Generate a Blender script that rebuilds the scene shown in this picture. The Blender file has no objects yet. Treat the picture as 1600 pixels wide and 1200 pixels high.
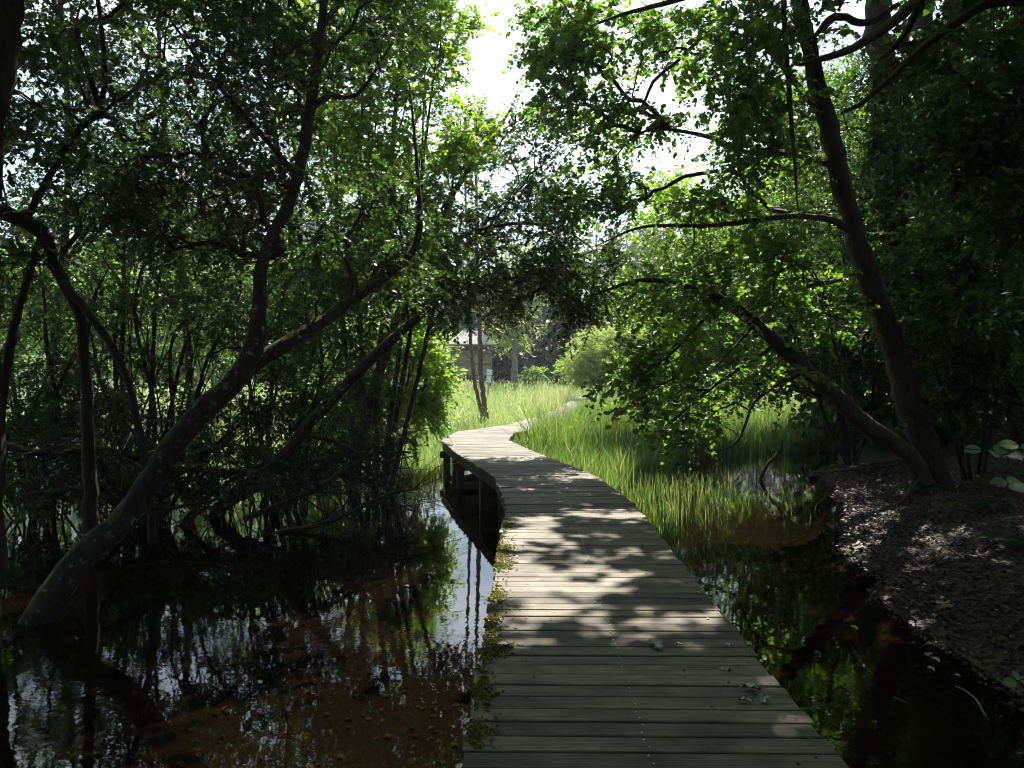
import bpy, math, random
import numpy as np

# ------------------------------------------------------------------ scene, camera, sky, sun, exposure
sc = bpy.context.scene
C = sc.collection
R = math.radians
EYE = 1.6            # camera height over the deck (deck top is z = 0)
WATER = -0.70
F_PX, HOR = 1246.0, 580.0

cam = bpy.data.objects.new('camera', bpy.data.cameras.new('camera'))
C.objects.link(cam)
cam.data.sensor_width = 36
cam.data.lens = 28.0
cam.data.clip_end = 3000
cam.data.clip_start = 0.05
cam.location = (0, 0, EYE)
cam.rotation_euler = (R(90 - 0.92), 0, 0)
sc.camera = cam

SUN_EL, SUN_AZ = 55.0, 14.0          # azimuth to the right of straight ahead
w = bpy.data.worlds.new('World')
sc.world = w
w.use_nodes = True
nt = w.node_tree
bg = nt.nodes['Background']
sky = nt.nodes.new('ShaderNodeTexSky')
sky.sky_type = 'NISHITA'
sky.sun_disc = False
sky.sun_elevation = R(SUN_EL)
sky.sun_rotation = R(SUN_AZ)
tc = nt.nodes.new('ShaderNodeTexCoord')
mp = nt.nodes.new('ShaderNodeMapping')
mp.inputs['Scale'].default_value = (1, 1, 2.2)
nz = nt.nodes.new('ShaderNodeTexNoise')
nz.inputs['Scale'].default_value = 2.6
nz.inputs['Detail'].default_value = 7
nz.inputs['Roughness'].default_value = 0.55
rp = nt.nodes.new('ShaderNodeValToRGB')
rp.color_ramp.elements[0].position = 0.46
rp.color_ramp.elements[1].position = 0.74
mx = nt.nodes.new('ShaderNodeMix')
mx.data_type = 'RGBA'
nt.links.new(tc.outputs['Generated'], mp.inputs['Vector'])
nt.links.new(mp.outputs['Vector'], nz.inputs['Vector'])
nt.links.new(nz.outputs['Fac'], rp.inputs['Fac'])
nt.links.new(rp.outputs['Color'], mx.inputs['Factor'])
nt.links.new(sky.outputs['Color'], mx.inputs[6])
mx.inputs[7].default_value = (14.0, 14.7, 15.6, 1)
nt.links.new(mx.outputs[2], bg.inputs['Color'])
bg.inputs['Strength'].default_value = 0.066

sun_d = bpy.data.lights.new('sun', 'SUN')
sun_d.energy = 5.0
sun_d.angle = R(0.5)
sun_d.color = (1.0, 0.955, 0.87)
sun = bpy.data.objects.new('sun', sun_d)
C.objects.link(sun)
sun.rotation_euler = (R(90 - SUN_EL), 0, R(180 - SUN_AZ))

sc.view_settings.view_transform = 'Standard'
sc.view_settings.look = 'None'
sc.view_settings.gamma = 1.0
sc.view_settings.use_curve_mapping = False
sc.view_settings.exposure = 1.65

sc.render.engine = 'CYCLES'
cy = sc.cycles
cy.max_bounces = 5
cy.diffuse_bounces = 2
cy.glossy_bounces = 2
cy.transmission_bounces = 3
cy.transparent_max_bounces = 8
cy.caustics_reflective = False
cy.caustics_refractive = False
cy.use_denoising = True
cy.filter_width = 1.05
cy.sample_clamp_indirect = 4.0

rng = np.random.default_rng(7)
random.seed(7)
UP = np.array([0, 0, 1.0])


def P(px, py, d):
    """world point seen at photo pixel (px, py) at distance d ahead"""
    return np.array([(px - 800) / F_PX * d, d, EYE - (py - HOR) / F_PX * d])


# ------------------------------------------------------------------ helpers: meshes and tagging
def mesh_np(name, V, F, mat, attr=None, smooth=False):
    V = np.asarray(V, dtype=np.float32).reshape(-1, 3)
    F = np.asarray(F, dtype=np.int32)
    k = F.shape[1]
    me = bpy.data.meshes.new(name)
    me.vertices.add(len(V))
    me.vertices.foreach_set('co', V.ravel())
    me.loops.add(F.size)
    me.loops.foreach_set('vertex_index', F.ravel())
    me.polygons.add(len(F))
    me.polygons.foreach_set('loop_start', np.arange(len(F), dtype=np.int32) * k)
    me.update(calc_edges=True)
    if smooth:
        me.polygons.foreach_set('use_smooth', np.ones(len(F), dtype=bool))
    if attr is not None:
        a = me.attributes.new('tint', 'FLOAT', 'FACE')
        a.data.foreach_set('value', np.asarray(attr, dtype=np.float32))
    if mat is not None:
        me.materials.append(mat)
    return me


def obj(name, me, parent=None, loc=None, rot=None):
    o = bpy.data.objects.new(name, me)
    C.objects.link(o)
    if loc is not None:
        o.location = loc
    if rot is not None:
        o.rotation_euler = rot
    if parent is not None:
        o.parent = parent
    return o


def thing(name, label, cat, loc=(0, 0, 0), group=None):
    o = bpy.data.objects.new(name, None)
    o.empty_display_size = 0.2
    C.objects.link(o)
    o.location = tuple(float(c) for c in loc)
    return tag(o, label, cat, group)


def tag(o, label, cat, group=None):
    o['label'] = label
    o['category'] = cat
    if group:
        o['group'] = group
    return o


def structure(o):
    o['kind'] = 'structure'
    return o


def stuff(o, label=None, cat=None):
    o['kind'] = 'stuff'
    if label:
        o['label'] = label
        o['category'] = cat
    return o


class MB:
    """collects simple solids into one mesh"""
    def __init__(self):
        self.v, self.f = [], []

    def add(self, vs, fs):
        n = len(self.v)
        self.v += [tuple(p) for p in vs]
        self.f += [tuple(i + n for i in f) for f in fs]

    def box(self, c, s, rz=0.0, ry=0.0, rx=0.0):
        hx, hy, hz = s[0] / 2, s[1] / 2, s[2] / 2
        pts = []
        for x, y, z in ((-hx, -hy, -hz), (hx, -hy, -hz), (hx, hy, -hz), (-hx, hy, -hz),
                        (-hx, -hy, hz), (hx, -hy, hz), (hx, hy, hz), (-hx, hy, hz)):
            y, z = y * math.cos(rx) - z * math.sin(rx), y * math.sin(rx) + z * math.cos(rx)
            x, z = x * math.cos(ry) + z * math.sin(ry), -x * math.sin(ry) + z * math.cos(ry)
            x, y = x * math.cos(rz) - y * math.sin(rz), x * math.sin(rz) + y * math.cos(rz)
            pts.append((x + c[0], y + c[1], z + c[2]))
        self.add(pts, [(0, 3, 2, 1), (4, 5, 6, 7), (0, 1, 5, 4), (1, 2, 6, 5), (2, 3, 7, 6), (3, 0, 4, 7)])

    def mesh(self, name, mat, smooth=False):
        me = bpy.data.meshes.new(name)
        me.from_pydata(self.v, [], self.f)
        me.update()
        if smooth:
            me.polygons.foreach_set('use_smooth', [True] * len(me.polygons))
        me.materials.append(mat)
        return me


# ------------------------------------------------------------------ materials
def new_mat(name):
    m = bpy.data.materials.new(name)
    m.use_nodes = True
    t = m.node_tree
    for n in list(t.nodes):
        t.nodes.remove(n)
    return m, t, t.nodes.new('ShaderNodeOutputMaterial')


def N(t, kind, **kw):
    n = t.nodes.new(kind)
    for k, v in kw.items():
        if k in n.inputs.keys():
            n.inputs[k].default_value = v
        else:
            setattr(n, k, v)
    return n


def ramp(t, stops):
    n = t.nodes.new('ShaderNodeValToRGB')
    el = n.color_ramp.elements
    while len(el) < len(stops):
        el.new(0.5)
    for e, (p, c) in zip(el, stops):
        e.position = p
        e.color = (c[0], c[1], c[2], 1)
    return n


def leaf_mat(name, stops, trans_gain=2.3, trans=0.5, gloss=0.05, rough=0.4, tt=(1.12, 1.14, 0.36)):
    m, t, out = new_mat(name)
    a = N(t, 'ShaderNodeAttribute', attribute_name='tint')
    r = ramp(t, stops)
    t.links.new(a.outputs['Fac'], r.inputs['Fac'])
    d = N(t, 'ShaderNodeBsdfDiffuse')
    tr = N(t, 'ShaderNodeBsdfTranslucent')
    g = N(t, 'ShaderNodeBsdfGlossy', Roughness=rough)
    mul = N(t, 'ShaderNodeMix', data_type='RGBA', blend_type='MULTIPLY')
    mul.inputs['Factor'].default_value = 1
    mul.inputs[7].default_value = (trans_gain * tt[0], trans_gain * tt[1], trans_gain * tt[2], 1)
    t.links.new(r.outputs['Color'], d.inputs['Color'])
    t.links.new(r.outputs['Color'], mul.inputs[6])
    t.links.new(mul.outputs[2], tr.inputs['Color'])
    m1 = N(t, 'ShaderNodeMixShader')
    m1.inputs[0].default_value = trans
    t.links.new(d.outputs[0], m1.inputs[1])
    t.links.new(tr.outputs[0], m1.inputs[2])
    fr = N(t, 'ShaderNodeFresnel', IOR=1.4)
    mm = N(t, 'ShaderNodeMath', operation='MULTIPLY_ADD')
    mm.inputs[1].default_value = 0.20
    mm.inputs[2].default_value = gloss * 0.3
    t.links.new(fr.outputs[0], mm.inputs[0])
    m2 = N(t, 'ShaderNodeMixShader')
    t.links.new(mm.outputs[0], m2.inputs[0])
    t.links.new(m1.outputs[0], m2.inputs[1])
    t.links.new(g.outputs[0], m2.inputs[2])
    t.links.new(m2.outputs[0], out.inputs['Surface'])
    return m


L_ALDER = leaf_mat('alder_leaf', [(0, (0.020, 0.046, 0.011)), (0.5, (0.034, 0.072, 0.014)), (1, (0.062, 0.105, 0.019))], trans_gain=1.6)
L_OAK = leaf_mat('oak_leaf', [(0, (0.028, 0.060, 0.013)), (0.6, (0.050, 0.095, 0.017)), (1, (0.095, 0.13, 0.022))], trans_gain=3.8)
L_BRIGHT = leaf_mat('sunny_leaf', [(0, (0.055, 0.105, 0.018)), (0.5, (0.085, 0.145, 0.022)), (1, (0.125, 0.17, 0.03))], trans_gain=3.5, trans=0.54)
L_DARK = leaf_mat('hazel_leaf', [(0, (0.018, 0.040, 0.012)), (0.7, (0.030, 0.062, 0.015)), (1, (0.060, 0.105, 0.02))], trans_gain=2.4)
L_WILLOW = leaf_mat('grey_willow_leaf', [(0, (0.15, 0.20, 0.055)), (1, (0.27, 0.31, 0.10))], trans_gain=2.2, tt=(1, 1.05, .5))
L_CONIFER = leaf_mat('conifer_needles', [(0, (0.018, 0.032, 0.016)), (0.7, (0.028, 0.048, 0.022)), (1, (0.045, 0.065, 0.03))], trans_gain=1.0, trans=0.2)
L_GRASS = leaf_mat('meadow_blade', [(0, (0.10, 0.19, 0.04)), (0.5, (0.19, 0.28, 0.08)), (0.8, (0.29, 0.35, 0.15)), (1, (0.48, 0.46, 0.30))], trans_gain=1.35, trans=0.5, gloss=0.3, tt=(1, 1.05, .65))
L_REED = leaf_mat('reed_blade', [(0, (0.045, 0.105, 0.026)), (0.45, (0.085, 0.155, 0.040)), (0.82, (0.16, 0.22, 0.075)), (1, (0.34, 0.31, 0.18))], trans_gain=1.75, trans=0.5, gloss=0.25, tt=(1.05, 1.05, .5))
L_LITTER = leaf_mat('dead_leaf', [(0, (0.035, 0.024, 0.016)), (0.5, (0.075, 0.048, 0.028)), (0.85, (0.14, 0.090, 0.050)), (1, (0.26, 0.19, 0.10))], trans_gain=0.9, trans=0.12, gloss=0.12, rough=0.5)
L_YELLOW = leaf_mat('fallen_yellow_leaf', [(0, (0.22, 0.17, 0.05)), (1, (0.36, 0.30, 0.10))], trans=0.2)
L_GREYGREEN = leaf_mat('withered_leaf', [(0, (0.15, 0.19, 0.14)), (1, (0.24, 0.27, 0.20))], trans=0.15)
L_MOSS = leaf_mat('moss_frond', [(0, (0.055, 0.062, 0.012)), (0.5, (0.11, 0.11, 0.016)), (1, (0.20, 0.165, 0.03))], trans=0.25, gloss=0.02)
L_WEED = leaf_mat('water_weed', [(0, (0.05, 0.09, 0.012)), (1, (0.12, 0.15, 0.02))], trans=0.3)
L_HAZELBIG = leaf_mat('broad_hazel_leaf', [(0, (0.13, 0.23, 0.14)), (1, (0.12, 0.24, 0.04))], trans_gain=1.2, trans=0.3, gloss=0.3, rough=0.5)


def bark_mat(name, c0, c1, lichen=0.0, moss=0.0, scale=9.0, bump=0.6):
    m, t, out = new_mat(name)
    p = N(t, 'ShaderNodeBsdfPrincipled', Roughness=0.9)
    co = N(t, 'ShaderNodeTexCoord')
    mpn = N(t, 'ShaderNodeMapping')
    mpn.inputs['Scale'].default_value = (1, 1, 0.3)
    t.links.new(co.outputs['Object'], mpn.inputs['Vector'])
    n1 = N(t, 'ShaderNodeTexNoise', Scale=scale * 2.2, Detail=6.0, Roughness=0.65)
    t.links.new(mpn.outputs[0], n1.inputs['Vector'])
    r1 = ramp(t, [(0.3, c0), (0.75, c1)])
    t.links.new(n1.outputs['Fac'], r1.inputs['Fac'])
    col = r1.outputs['Color']
    if lichen:
        n2 = N(t, 'ShaderNodeTexNoise', Scale=11.0, Detail=6.0, Roughness=0.7)
        t.links.new(co.outputs['Object'], n2.inputs['Vector'])
        r2 = ramp(t, [(0.60 - lichen * 0.06, (0, 0, 0)), (0.66 - lichen * 0.06, (1, 1, 1))])
        t.links.new(n2.outputs['Fac'], r2.inputs['Fac'])
        mxl = N(t, 'ShaderNodeMix', data_type='RGBA')
        t.links.new(r2.outputs['Color'], mxl.inputs['Factor'])
        t.links.new(col, mxl.inputs[6])
        mxl.inputs[7].default_value = (0.24, 0.245, 0.21, 1)
        col = mxl.outputs[2]
    if moss:
        ge = N(t, 'ShaderNodeNewGeometry')
        sp = N(t, 'ShaderNodeSeparateXYZ')
        t.links.new(ge.outputs['Normal'], sp.inputs[0])
        n3 = N(t, 'ShaderNodeTexNoise', Scale=4.0, Detail=4.0)
        t.links.new(co.outputs['Object'], n3.inputs['Vector'])
        ad = N(t, 'ShaderNodeMath', operation='MULTIPLY_ADD')
        ad.inputs[1].default_value = 0.45
        t.links.new(sp.outputs['Z'], ad.inputs[0])
        t.links.new(n3.outputs['Fac'], ad.inputs[2])
        r3 = ramp(t, [(0.78 - moss * 0.3, (0, 0, 0)), (0.92 - moss * 0.3, (1, 1, 1))])
        t.links.new(ad.outputs[0], r3.inputs['Fac'])
        mxm = N(t, 'ShaderNodeMix', data_type='RGBA')
        t.links.new(r3.outputs['Color'], mxm.inputs['Factor'])
        t.links.new(col, mxm.inputs[6])
        mxm.inputs[7].default_value = (0.10, 0.115, 0.022, 1)
        col = mxm.outputs[2]
    t.links.new(col, p.inputs['Base Color'])
    b = N(t, 'ShaderNodeBump', Strength=min(1.0, bump * 1.5), Distance=0.05)
    t.links.new(n1.outputs['Fac'], b.inputs['Height'])
    t.links.new(b.outputs[0], p.inputs['Normal'])
    p.inputs['Specular IOR Level'].default_value = 0.25
    t.links.new(p.outputs[0], out.inputs['Surface'])
    return m


B_ALDER = bark_mat('lichened_alder_bark', (0.018, 0.016, 0.014), (0.060, 0.053, 0.045), lichen=0.22, moss=0.12)
B_DARK = bark_mat('dark_bark', (0.022, 0.018, 0.015), (0.060, 0.050, 0.042), moss=0.2)
B_OAK = bark_mat('oak_bark', (0.030, 0.025, 0.020), (0.10, 0.083, 0.065), moss=0.15, scale=7, bump=0.9)
B_MOSSY = bark_mat('mossy_bark', (0.030, 0.026, 0.018), (0.08, 0.07, 0.05), moss=0.95)
B_PINE = bark_mat('pinkish_pine_bark', (0.10, 0.075, 0.06), (0.24, 0.18, 0.14), lichen=0.4)
B_PALE = bark_mat('pale_dead_wood', (0.17, 0.165, 0.13), (0.30, 0.29, 0.23), lichen=0.5)
B_TWIG = bark_mat('twig_bark', (0.022, 0.018, 0.015), (0.055, 0.046, 0.036), bump=0.2)


def wood_mat(name, c0, c1, stain=(0.06, 0.055, 0.045), grain=1.0, ridges=False):
    m, t, out = new_mat(name)
    p = N(t, 'ShaderNodeBsdfPrincipled', Roughness=0.75)
    p.inputs['Specular IOR Level'].default_value = 0.35
    co = N(t, 'ShaderNodeTexCoord')
    oi = N(t, 'ShaderNodeObjectInfo')
    sh = N(t, 'ShaderNodeVectorMath', operation='ADD')
    ml = N(t, 'ShaderNodeMath', operation='MULTIPLY')
    ml.inputs[1].default_value = 37.0
    t.links.new(oi.outputs['Random'], ml.inputs[0])
    t.links.new(co.outputs['Object'], sh.inputs[0])
    t.links.new(ml.outputs[0], sh.inputs[1])
    mpn = N(t, 'ShaderNodeMapping')
    mpn.inputs['Scale'].default_value = (1.6, 42, 20)
    t.links.new(sh.outputs[0], mpn.inputs['Vector'])
    n1 = N(t, 'ShaderNodeTexNoise', Scale=1.5 * grain, Detail=6.0, Roughness=0.62, Distortion=0.4)
    t.links.new(mpn.outputs[0], n1.inputs['Vector'])
    r1 = ramp(t, [(0.28, c0), (0.72, c1)])
    t.links.new(n1.outputs['Fac'], r1.inputs['Fac'])
    # blotches of damp and algae, different on every board
    n2 = N(t, 'ShaderNodeTexNoise', Scale=2.6, Detail=5.0, Roughness=0.6)
    t.links.new(sh.outputs[0], n2.inputs['Vector'])
    r2 = ramp(t, [(0.38, (0, 0, 0)), (0.66, (1, 1, 1))])
    t.links.new(n2.outputs['Fac'], r2.inputs['Fac'])
    mf = N(t, 'ShaderNodeMath', operation='MULTIPLY')
    mf.inputs[1].default_value = 0.8
    t.links.new(r2.outputs['Color'], mf.inputs[0])
    mxs = N(t, 'ShaderNodeMix', data_type='RGBA')
    t.links.new(mf.outputs[0], mxs.inputs['Factor'])
    t.links.new(r1.outputs['Color'], mxs.inputs[6])
    mxs.inputs[7].default_value = (*stain, 1)
    # each board a little lighter or darker
    hv = N(t, 'ShaderNodeHueSaturation')
    mr = N(t, 'ShaderNodeMapRange')
    mr.inputs['To Min'].default_value = 0.62
    mr.inputs['To Max'].default_value = 1.28
    t.links.new(oi.outputs['Random'], mr.inputs['Value'])
    t.links.new(mr.outputs[0], hv.inputs['Value'])
    t.links.new(mxs.outputs[2], hv.inputs['Color'])
    t.links.new(hv.outputs[0], p.inputs['Base Color'])
    b = N(t, 'ShaderNodeBump', Strength=0.9, Distance=0.006)
    t.links.new(n1.outputs['Fac'], b.inputs['Height'])
    nrm = b
    if ridges:
        wv = N(t, 'ShaderNodeTexWave', wave_type='BANDS', bands_direction='Y', Scale=22.0, Distortion=0.15)
        t.links.new(co.outputs['Object'], wv.inputs['Vector'])
        b2 = N(t, 'ShaderNodeBump', Strength=0.45, Distance=0.003)
        t.links.new(wv.outputs['Fac'], b2.inputs['Height'])
        t.links.new(b.outputs[0], b2.inputs['Normal'])
        nrm = b2
    t.links.new(nrm.outputs[0], p.inputs['Normal'])
    t.links.new(p.outputs[0], out.inputs['Surface'])
    return m


M_DECK = wood_mat('weathered_deck_board', (0.108, 0.090, 0.069), (0.32, 0.278, 0.214), stain=(0.060, 0.054, 0.040), ridges=True)
M_JOIST = wood_mat('damp_joist_timber', (0.045, 0.034, 0.025), (0.10, 0.075, 0.055))
M_HUT = wood_mat('hut_boarding', (0.16, 0.142, 0.092), (0.29, 0.26, 0.175), stain=(0.10, 0.09, 0.06))
M_HUTROOF = wood_mat('hut_roofing', (0.24, 0.215, 0.195), (0.40, 0.36, 0.33), stain=(0.15, 0.135, 0.12))


def plain(name, col, rough=0.6, metal=0.0):
    m, t, out = new_mat(name)
    p = N(t, 'ShaderNodeBsdfPrincipled', Roughness=rough, Metallic=metal)
    n = N(t, 'ShaderNodeTexNoise', Scale=14.0, Detail=4.0)
    co = N(t, 'ShaderNodeTexCoord')
    t.links.new(co.outputs['Object'], n.inputs['Vector'])
    r = ramp(t, [(0.3, [c * 0.82 for c in col]), (0.7, col)])
    t.links.new(n.outputs['Fac'], r.inputs['Fac'])
    t.links.new(r.outputs['Color'], p.inputs['Base Color'])
    t.links.new(p.outputs[0], out.inputs['Surface'])
    return m


M_ZINC = plain('zinc_screw', (0.62, 0.63, 0.64), 0.35, 0.8)
M_DARKHOLE = plain('hut_inside', (0.03, 0.028, 0.025), 0.9)
M_STEEL = plain('grey_post_paint', (0.32, 0.33, 0.33), 0.5)


def sign_mat():
    m, t, out = new_mat('printed_panel')
    p = N(t, 'ShaderNodeBsdfPrincipled', Roughness=0.35)
    co = N(t, 'ShaderNodeTexCoord')
    v = N(t, 'ShaderNodeTexVoronoi', Scale=2.3)
    t.links.new(co.outputs['Generated'], v.inputs['Vector'])
    r = ramp(t, [(0.16, (0.07, 0.12, 0.20)), (0.30, (0.70, 0.76, 0.82))])
    t.links.new(v.outputs['Distance'], r.inputs['Fac'])
    t.links.new(r.outputs['Color'], p.inputs['Base Color'])
    t.links.new(p.outputs[0], out.inputs['Surface'])
    return m


M_SIGN = sign_mat()


# ------------------------------------------------------------------ the ground sheet
SHORE = np.array([(-40, 2.9), (0, 3.05), (3, 3.2), (5.3, 3.35), (7, 3.5), (9, 3.95), (13.6, 5.3), (18, 6.9), (22, 8.6), (27, 10.5), (40, 15), (70, 26), (120, 45)])


def vnoise(x, y, s, seed):
    """cheap smooth value noise, vectorised"""
    r = np.random.default_rng(seed)
    T = r.random((64, 64))
    xs, ys = np.asarray(x) / s, np.asarray(y) / s
    xi, yi = np.floor(xs).astype(int), np.floor(ys).astype(int)
    fx, fy = xs - xi, ys - yi
    fx, fy = fx * fx * (3 - 2 * fx), fy * fy * (3 - 2 * fy)
    a = T[xi % 64, yi % 64]
    b = T[(xi + 1) % 64, yi % 64]
    c = T[xi % 64, (yi + 1) % 64]
    d = T[(xi + 1) % 64, (yi + 1) % 64]
    return (a * (1 - fx) + b * fx) * (1 - fy) + (c * (1 - fx) + d * fx) * fy


def sstep(a, b, x):
    t = np.clip((np.asarray(x) - a) / (b - a), 0, 1)
    return t * t * (3 - 2 * t)


def pond_far(x):
    """distance ahead where the open water ends and the wet meadow begins"""
    return np.interp(x, [-40, -14, -8, -3.2, -2.2, -1.6, 1.0, 2.0, 5.0, 8.5, 12], [13, 14.5, 15.6, 15.8, 16.4, 19.5, 21.5, 23.0, 25.5, 27.5, 28])


def ground_z(x, y):
    x, y = np.asarray(x, float), np.asarray(y, float)
    sx = np.interp(y, SHORE[:, 0], SHORE[:, 1])
    n1, n2, n3 = vnoise(x + 90, y + 90, 2.3, 1), vnoise(x + 50, y + 40, 0.8, 2), vnoise(x + 300, y + 300, 9, 3)
    bottom = WATER - 0.32 + 0.26 * (n1 - 0.35) + 0.07 * (n2 - 0.5)
    pf = pond_far(x) + 1.6 * (n1 - 0.5)
    mead = WATER + 0.02 + 0.10 * n1 + 0.012 * np.clip(y - 22, 0, 60) * 1.0
    z = bottom + (mead - bottom) * sstep(-0.6, 1.6, y - pf)
    # left margin behind the pond
    z = z + sstep(-13, -19, x) * (0.35 + 0.2 * n1) * sstep(16, 8, y)
    # right bank, rising into the wood
    u = x - sx + 0.7 * (n1 - 0.5)
    bank = WATER - 0.02 + 0.10 * np.clip(u, -1, 3) + 0.17 * np.clip(u - 1.6, 0, 40) + 0.10 * (n2 - 0.5) + 0.25 * (n1 - 0.5) * sstep(0, 2, u)
    z = z + (bank - z) * sstep(-0.9, 0.5, u)
    # behind the camera the wood floor
    z = np.maximum(z, (WATER + 0.25) * sstep(-2, -6, y) + z * (1 - sstep(-2, -6, y)))
    # far hills
    hill = 62 * sstep(115, 330, y + 0.25 * np.abs(x)) * (0.6 + 0.6 * vnoise(x + 900, y + 900, 90, 5)) * (0.75 + 0.35 * sstep(-60, 120, x))
    return z + hill


def axis(lo, hi, fine_lo, fine_hi, step, grow=1.16):
    a = list(np.arange(fine_lo, fine_hi + 1e-6, step))
    s, v = step, fine_hi
    while v < hi:
        s *= grow
        v += s
        a.append(v)
    s, v = step, fine_lo
    while v > lo:
        s *= grow
        v -= s
        a.insert(0, v)
    return np.array(a)


gx = axis(-700, 700, -12, 12, 0.2)
gy = axis(-80, 900, 1, 27, 0.2)
GX, GY = np.meshgrid(gx, gy)
GZ = ground_z(GX, GY)
nxg, nyg = len(gx), len(gy)
ii = (np.arange(nyg - 1)[:, None] * nxg + np.arange(nxg - 1)[None, :]).ravel()
GF = np.stack([ii, ii + 1, ii + nxg + 1, ii + nxg], 1)


def ground_mat():
    m, t, out = new_mat('wet_ground')
    p = N(t, 'ShaderNodeBsdfPrincipled', Roughness=0.85)
    ge = N(t, 'ShaderNodeNewGeometry')
    sp = N(t, 'ShaderNodeSeparateXYZ')
    t.links.new(ge.outputs['Position'], sp.inputs[0])
    n1 = N(t, 'ShaderNodeTexNoise', Scale=1.3, Detail=7.0, Roughness=0.6)
    n2 = N(t, 'ShaderNodeTexNoise', Scale=22.0, Detail=5.0, Roughness=0.7)
    t.links.new(ge.outputs['Position'], n1.inputs['Vector'])
    t.links.new(ge.outputs['Position'], n2.inputs['Vector'])
    # silt of the pond bed, iron brown
    silt = ramp(t, [(0.38, (0.011, 0.010, 0.008)), (0.58, (0.021, 0.018, 0.013)), (0.78, (0.085, 0.063, 0.036))])
    t.links.new(n1.outputs['Fac'], silt.inputs['Fac'])
    soil = ramp(t, [(0.3, (0.022, 0.016, 0.011)), (0.7, (0.065, 0.046, 0.030))])
    t.links.new(n2.outputs['Fac'], soil.inputs['Fac'])
    turf = ramp(t, [(0.3, (0.03, 0.055, 0.012)), (0.7, (0.075, 0.11, 0.025))])
    t.links.new(n2.outputs['Fac'], turf.inputs['Fac'])
    # paler mud by the right bank: sunlight on the bed painted into its colour
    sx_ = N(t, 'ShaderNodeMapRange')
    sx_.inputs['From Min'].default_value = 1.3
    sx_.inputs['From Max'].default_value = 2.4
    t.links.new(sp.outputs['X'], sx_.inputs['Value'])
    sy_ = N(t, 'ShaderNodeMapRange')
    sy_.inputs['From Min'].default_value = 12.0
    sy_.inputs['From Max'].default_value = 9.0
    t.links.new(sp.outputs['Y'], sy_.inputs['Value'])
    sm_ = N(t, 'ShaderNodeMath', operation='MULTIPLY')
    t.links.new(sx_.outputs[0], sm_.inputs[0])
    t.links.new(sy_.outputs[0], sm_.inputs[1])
    lit_mud = ramp(t, [(0.32, (0.05, 0.038, 0.024)), (0.62, (0.24, 0.175, 0.105))])
    t.links.new(n1.outputs['Fac'], lit_mud.inputs['Fac'])
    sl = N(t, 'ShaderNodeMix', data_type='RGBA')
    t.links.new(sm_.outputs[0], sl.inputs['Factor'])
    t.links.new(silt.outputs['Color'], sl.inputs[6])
    t.links.new(lit_mud.outputs['Color'], sl.inputs[7])
    # under water: silt, above: forest soil
    hz = N(t, 'ShaderNodeMapRange')
    hz.inputs['From Min'].default_value = WATER - 0.02
    hz.inputs['From Max'].default_value = WATER + 0.06
    t.links.new(sp.outputs['Z'], hz.inputs['Value'])
    a = N(t, 'ShaderNodeMix', data_type='RGBA')
    t.links.new(hz.outputs[0], a.inputs['Factor'])
    t.links.new(sl.outputs[2], a.inputs[6])
    t.links.new(soil.outputs['Color'], a.inputs[7])
    my = N(t, 'ShaderNodeMapRange')
    my.inputs['From Min'].default_value = 17
    my.inputs['From Max'].default_value = 24
    t.links.new(sp.outputs['Y'], my.inputs['Value'])
    b = N(t, 'ShaderNodeMix', data_type='RGBA')
    t.links.new(my.outputs[0], b.inputs['Factor'])
    t.links.new(a.outputs[2], b.inputs[6])
    t.links.new(turf.outputs['Color'], b.inputs[7])
    t.links.new(b.outputs[2], p.inputs['Base Color'])
    bp = N(t, 'ShaderNodeBump', Strength=0.6, Distance=0.04)
    t.links.new(n2.outputs['Fac'], bp.inputs['Height'])
    t.links.new(bp.outputs[0], p.inputs['Normal'])
    t.links.new(p.outputs[0], out.inputs['Surface'])
    return m


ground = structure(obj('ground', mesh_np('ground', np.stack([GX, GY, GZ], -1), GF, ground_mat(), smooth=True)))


def water_mat():
    m, t, out = new_mat('brown_bog_water')
    tr = N(t, 'ShaderNodeBsdfTransparent', Color=(0.245, 0.195, 0.135, 1))
    gl = N(t, 'ShaderNodeBsdfGlossy', Roughness=0.012, Color=(1, 1, 1, 1))
    co = N(t, 'ShaderNodeNewGeometry')
    n1 = N(t, 'ShaderNodeTexNoise', Scale=3.2, Detail=3.0, Roughness=0.5)
    n2 = N(t, 'ShaderNodeTexNoise', Scale=17.0, Detail=2.0, Roughness=0.5)
    n3 = N(t, 'ShaderNodeTexNoise', Scale=0.55, Detail=2.0)
    for n in (n1, n2, n3):
        t.links.new(co.outputs['Position'], n.inputs['Vector'])
    r3 = ramp(t, [(0.46, (0.05, 0.05, 0.05)), (0.68, (1, 1, 1))])
    t.links.new(n3.outputs['Fac'], r3.inputs['Fac'])
    b1 = N(t, 'ShaderNodeBump', Strength=0.04, Distance=0.03)
    t.links.new(n1.outputs['Fac'], b1.inputs['Height'])
    mu = N(t, 'ShaderNodeMath', operation='MULTIPLY')
    mu.inputs[1].default_value = 0.03
    t.links.new(r3.outputs['Color'], mu.inputs[0])
    b2 = N(t, 'ShaderNodeBump', Distance=0.02)
    t.links.new(mu.outputs[0], b2.inputs['Strength'])
    t.links.new(n2.outputs['Fac'], b2.inputs['Height'])
    t.links.new(b1.outputs[0], b2.inputs['Normal'])
    fr = N(t, 'ShaderNodeFresnel', IOR=1.42)
    t.links.new(b2.outputs[0], fr.inputs['Normal'])
    t.links.new(b2.outputs[0], gl.inputs['Normal'])
    m1 = N(t, 'ShaderNodeMixShader')
    t.links.new(fr.outputs[0], m1.inputs[0])
    t.links.new(tr.outputs[0], m1.inputs[1])
    t.links.new(gl.outputs[0], m1.inputs[2])
    t.links.new(m1.outputs[0], out.inputs['Surface'])
    return m


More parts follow.
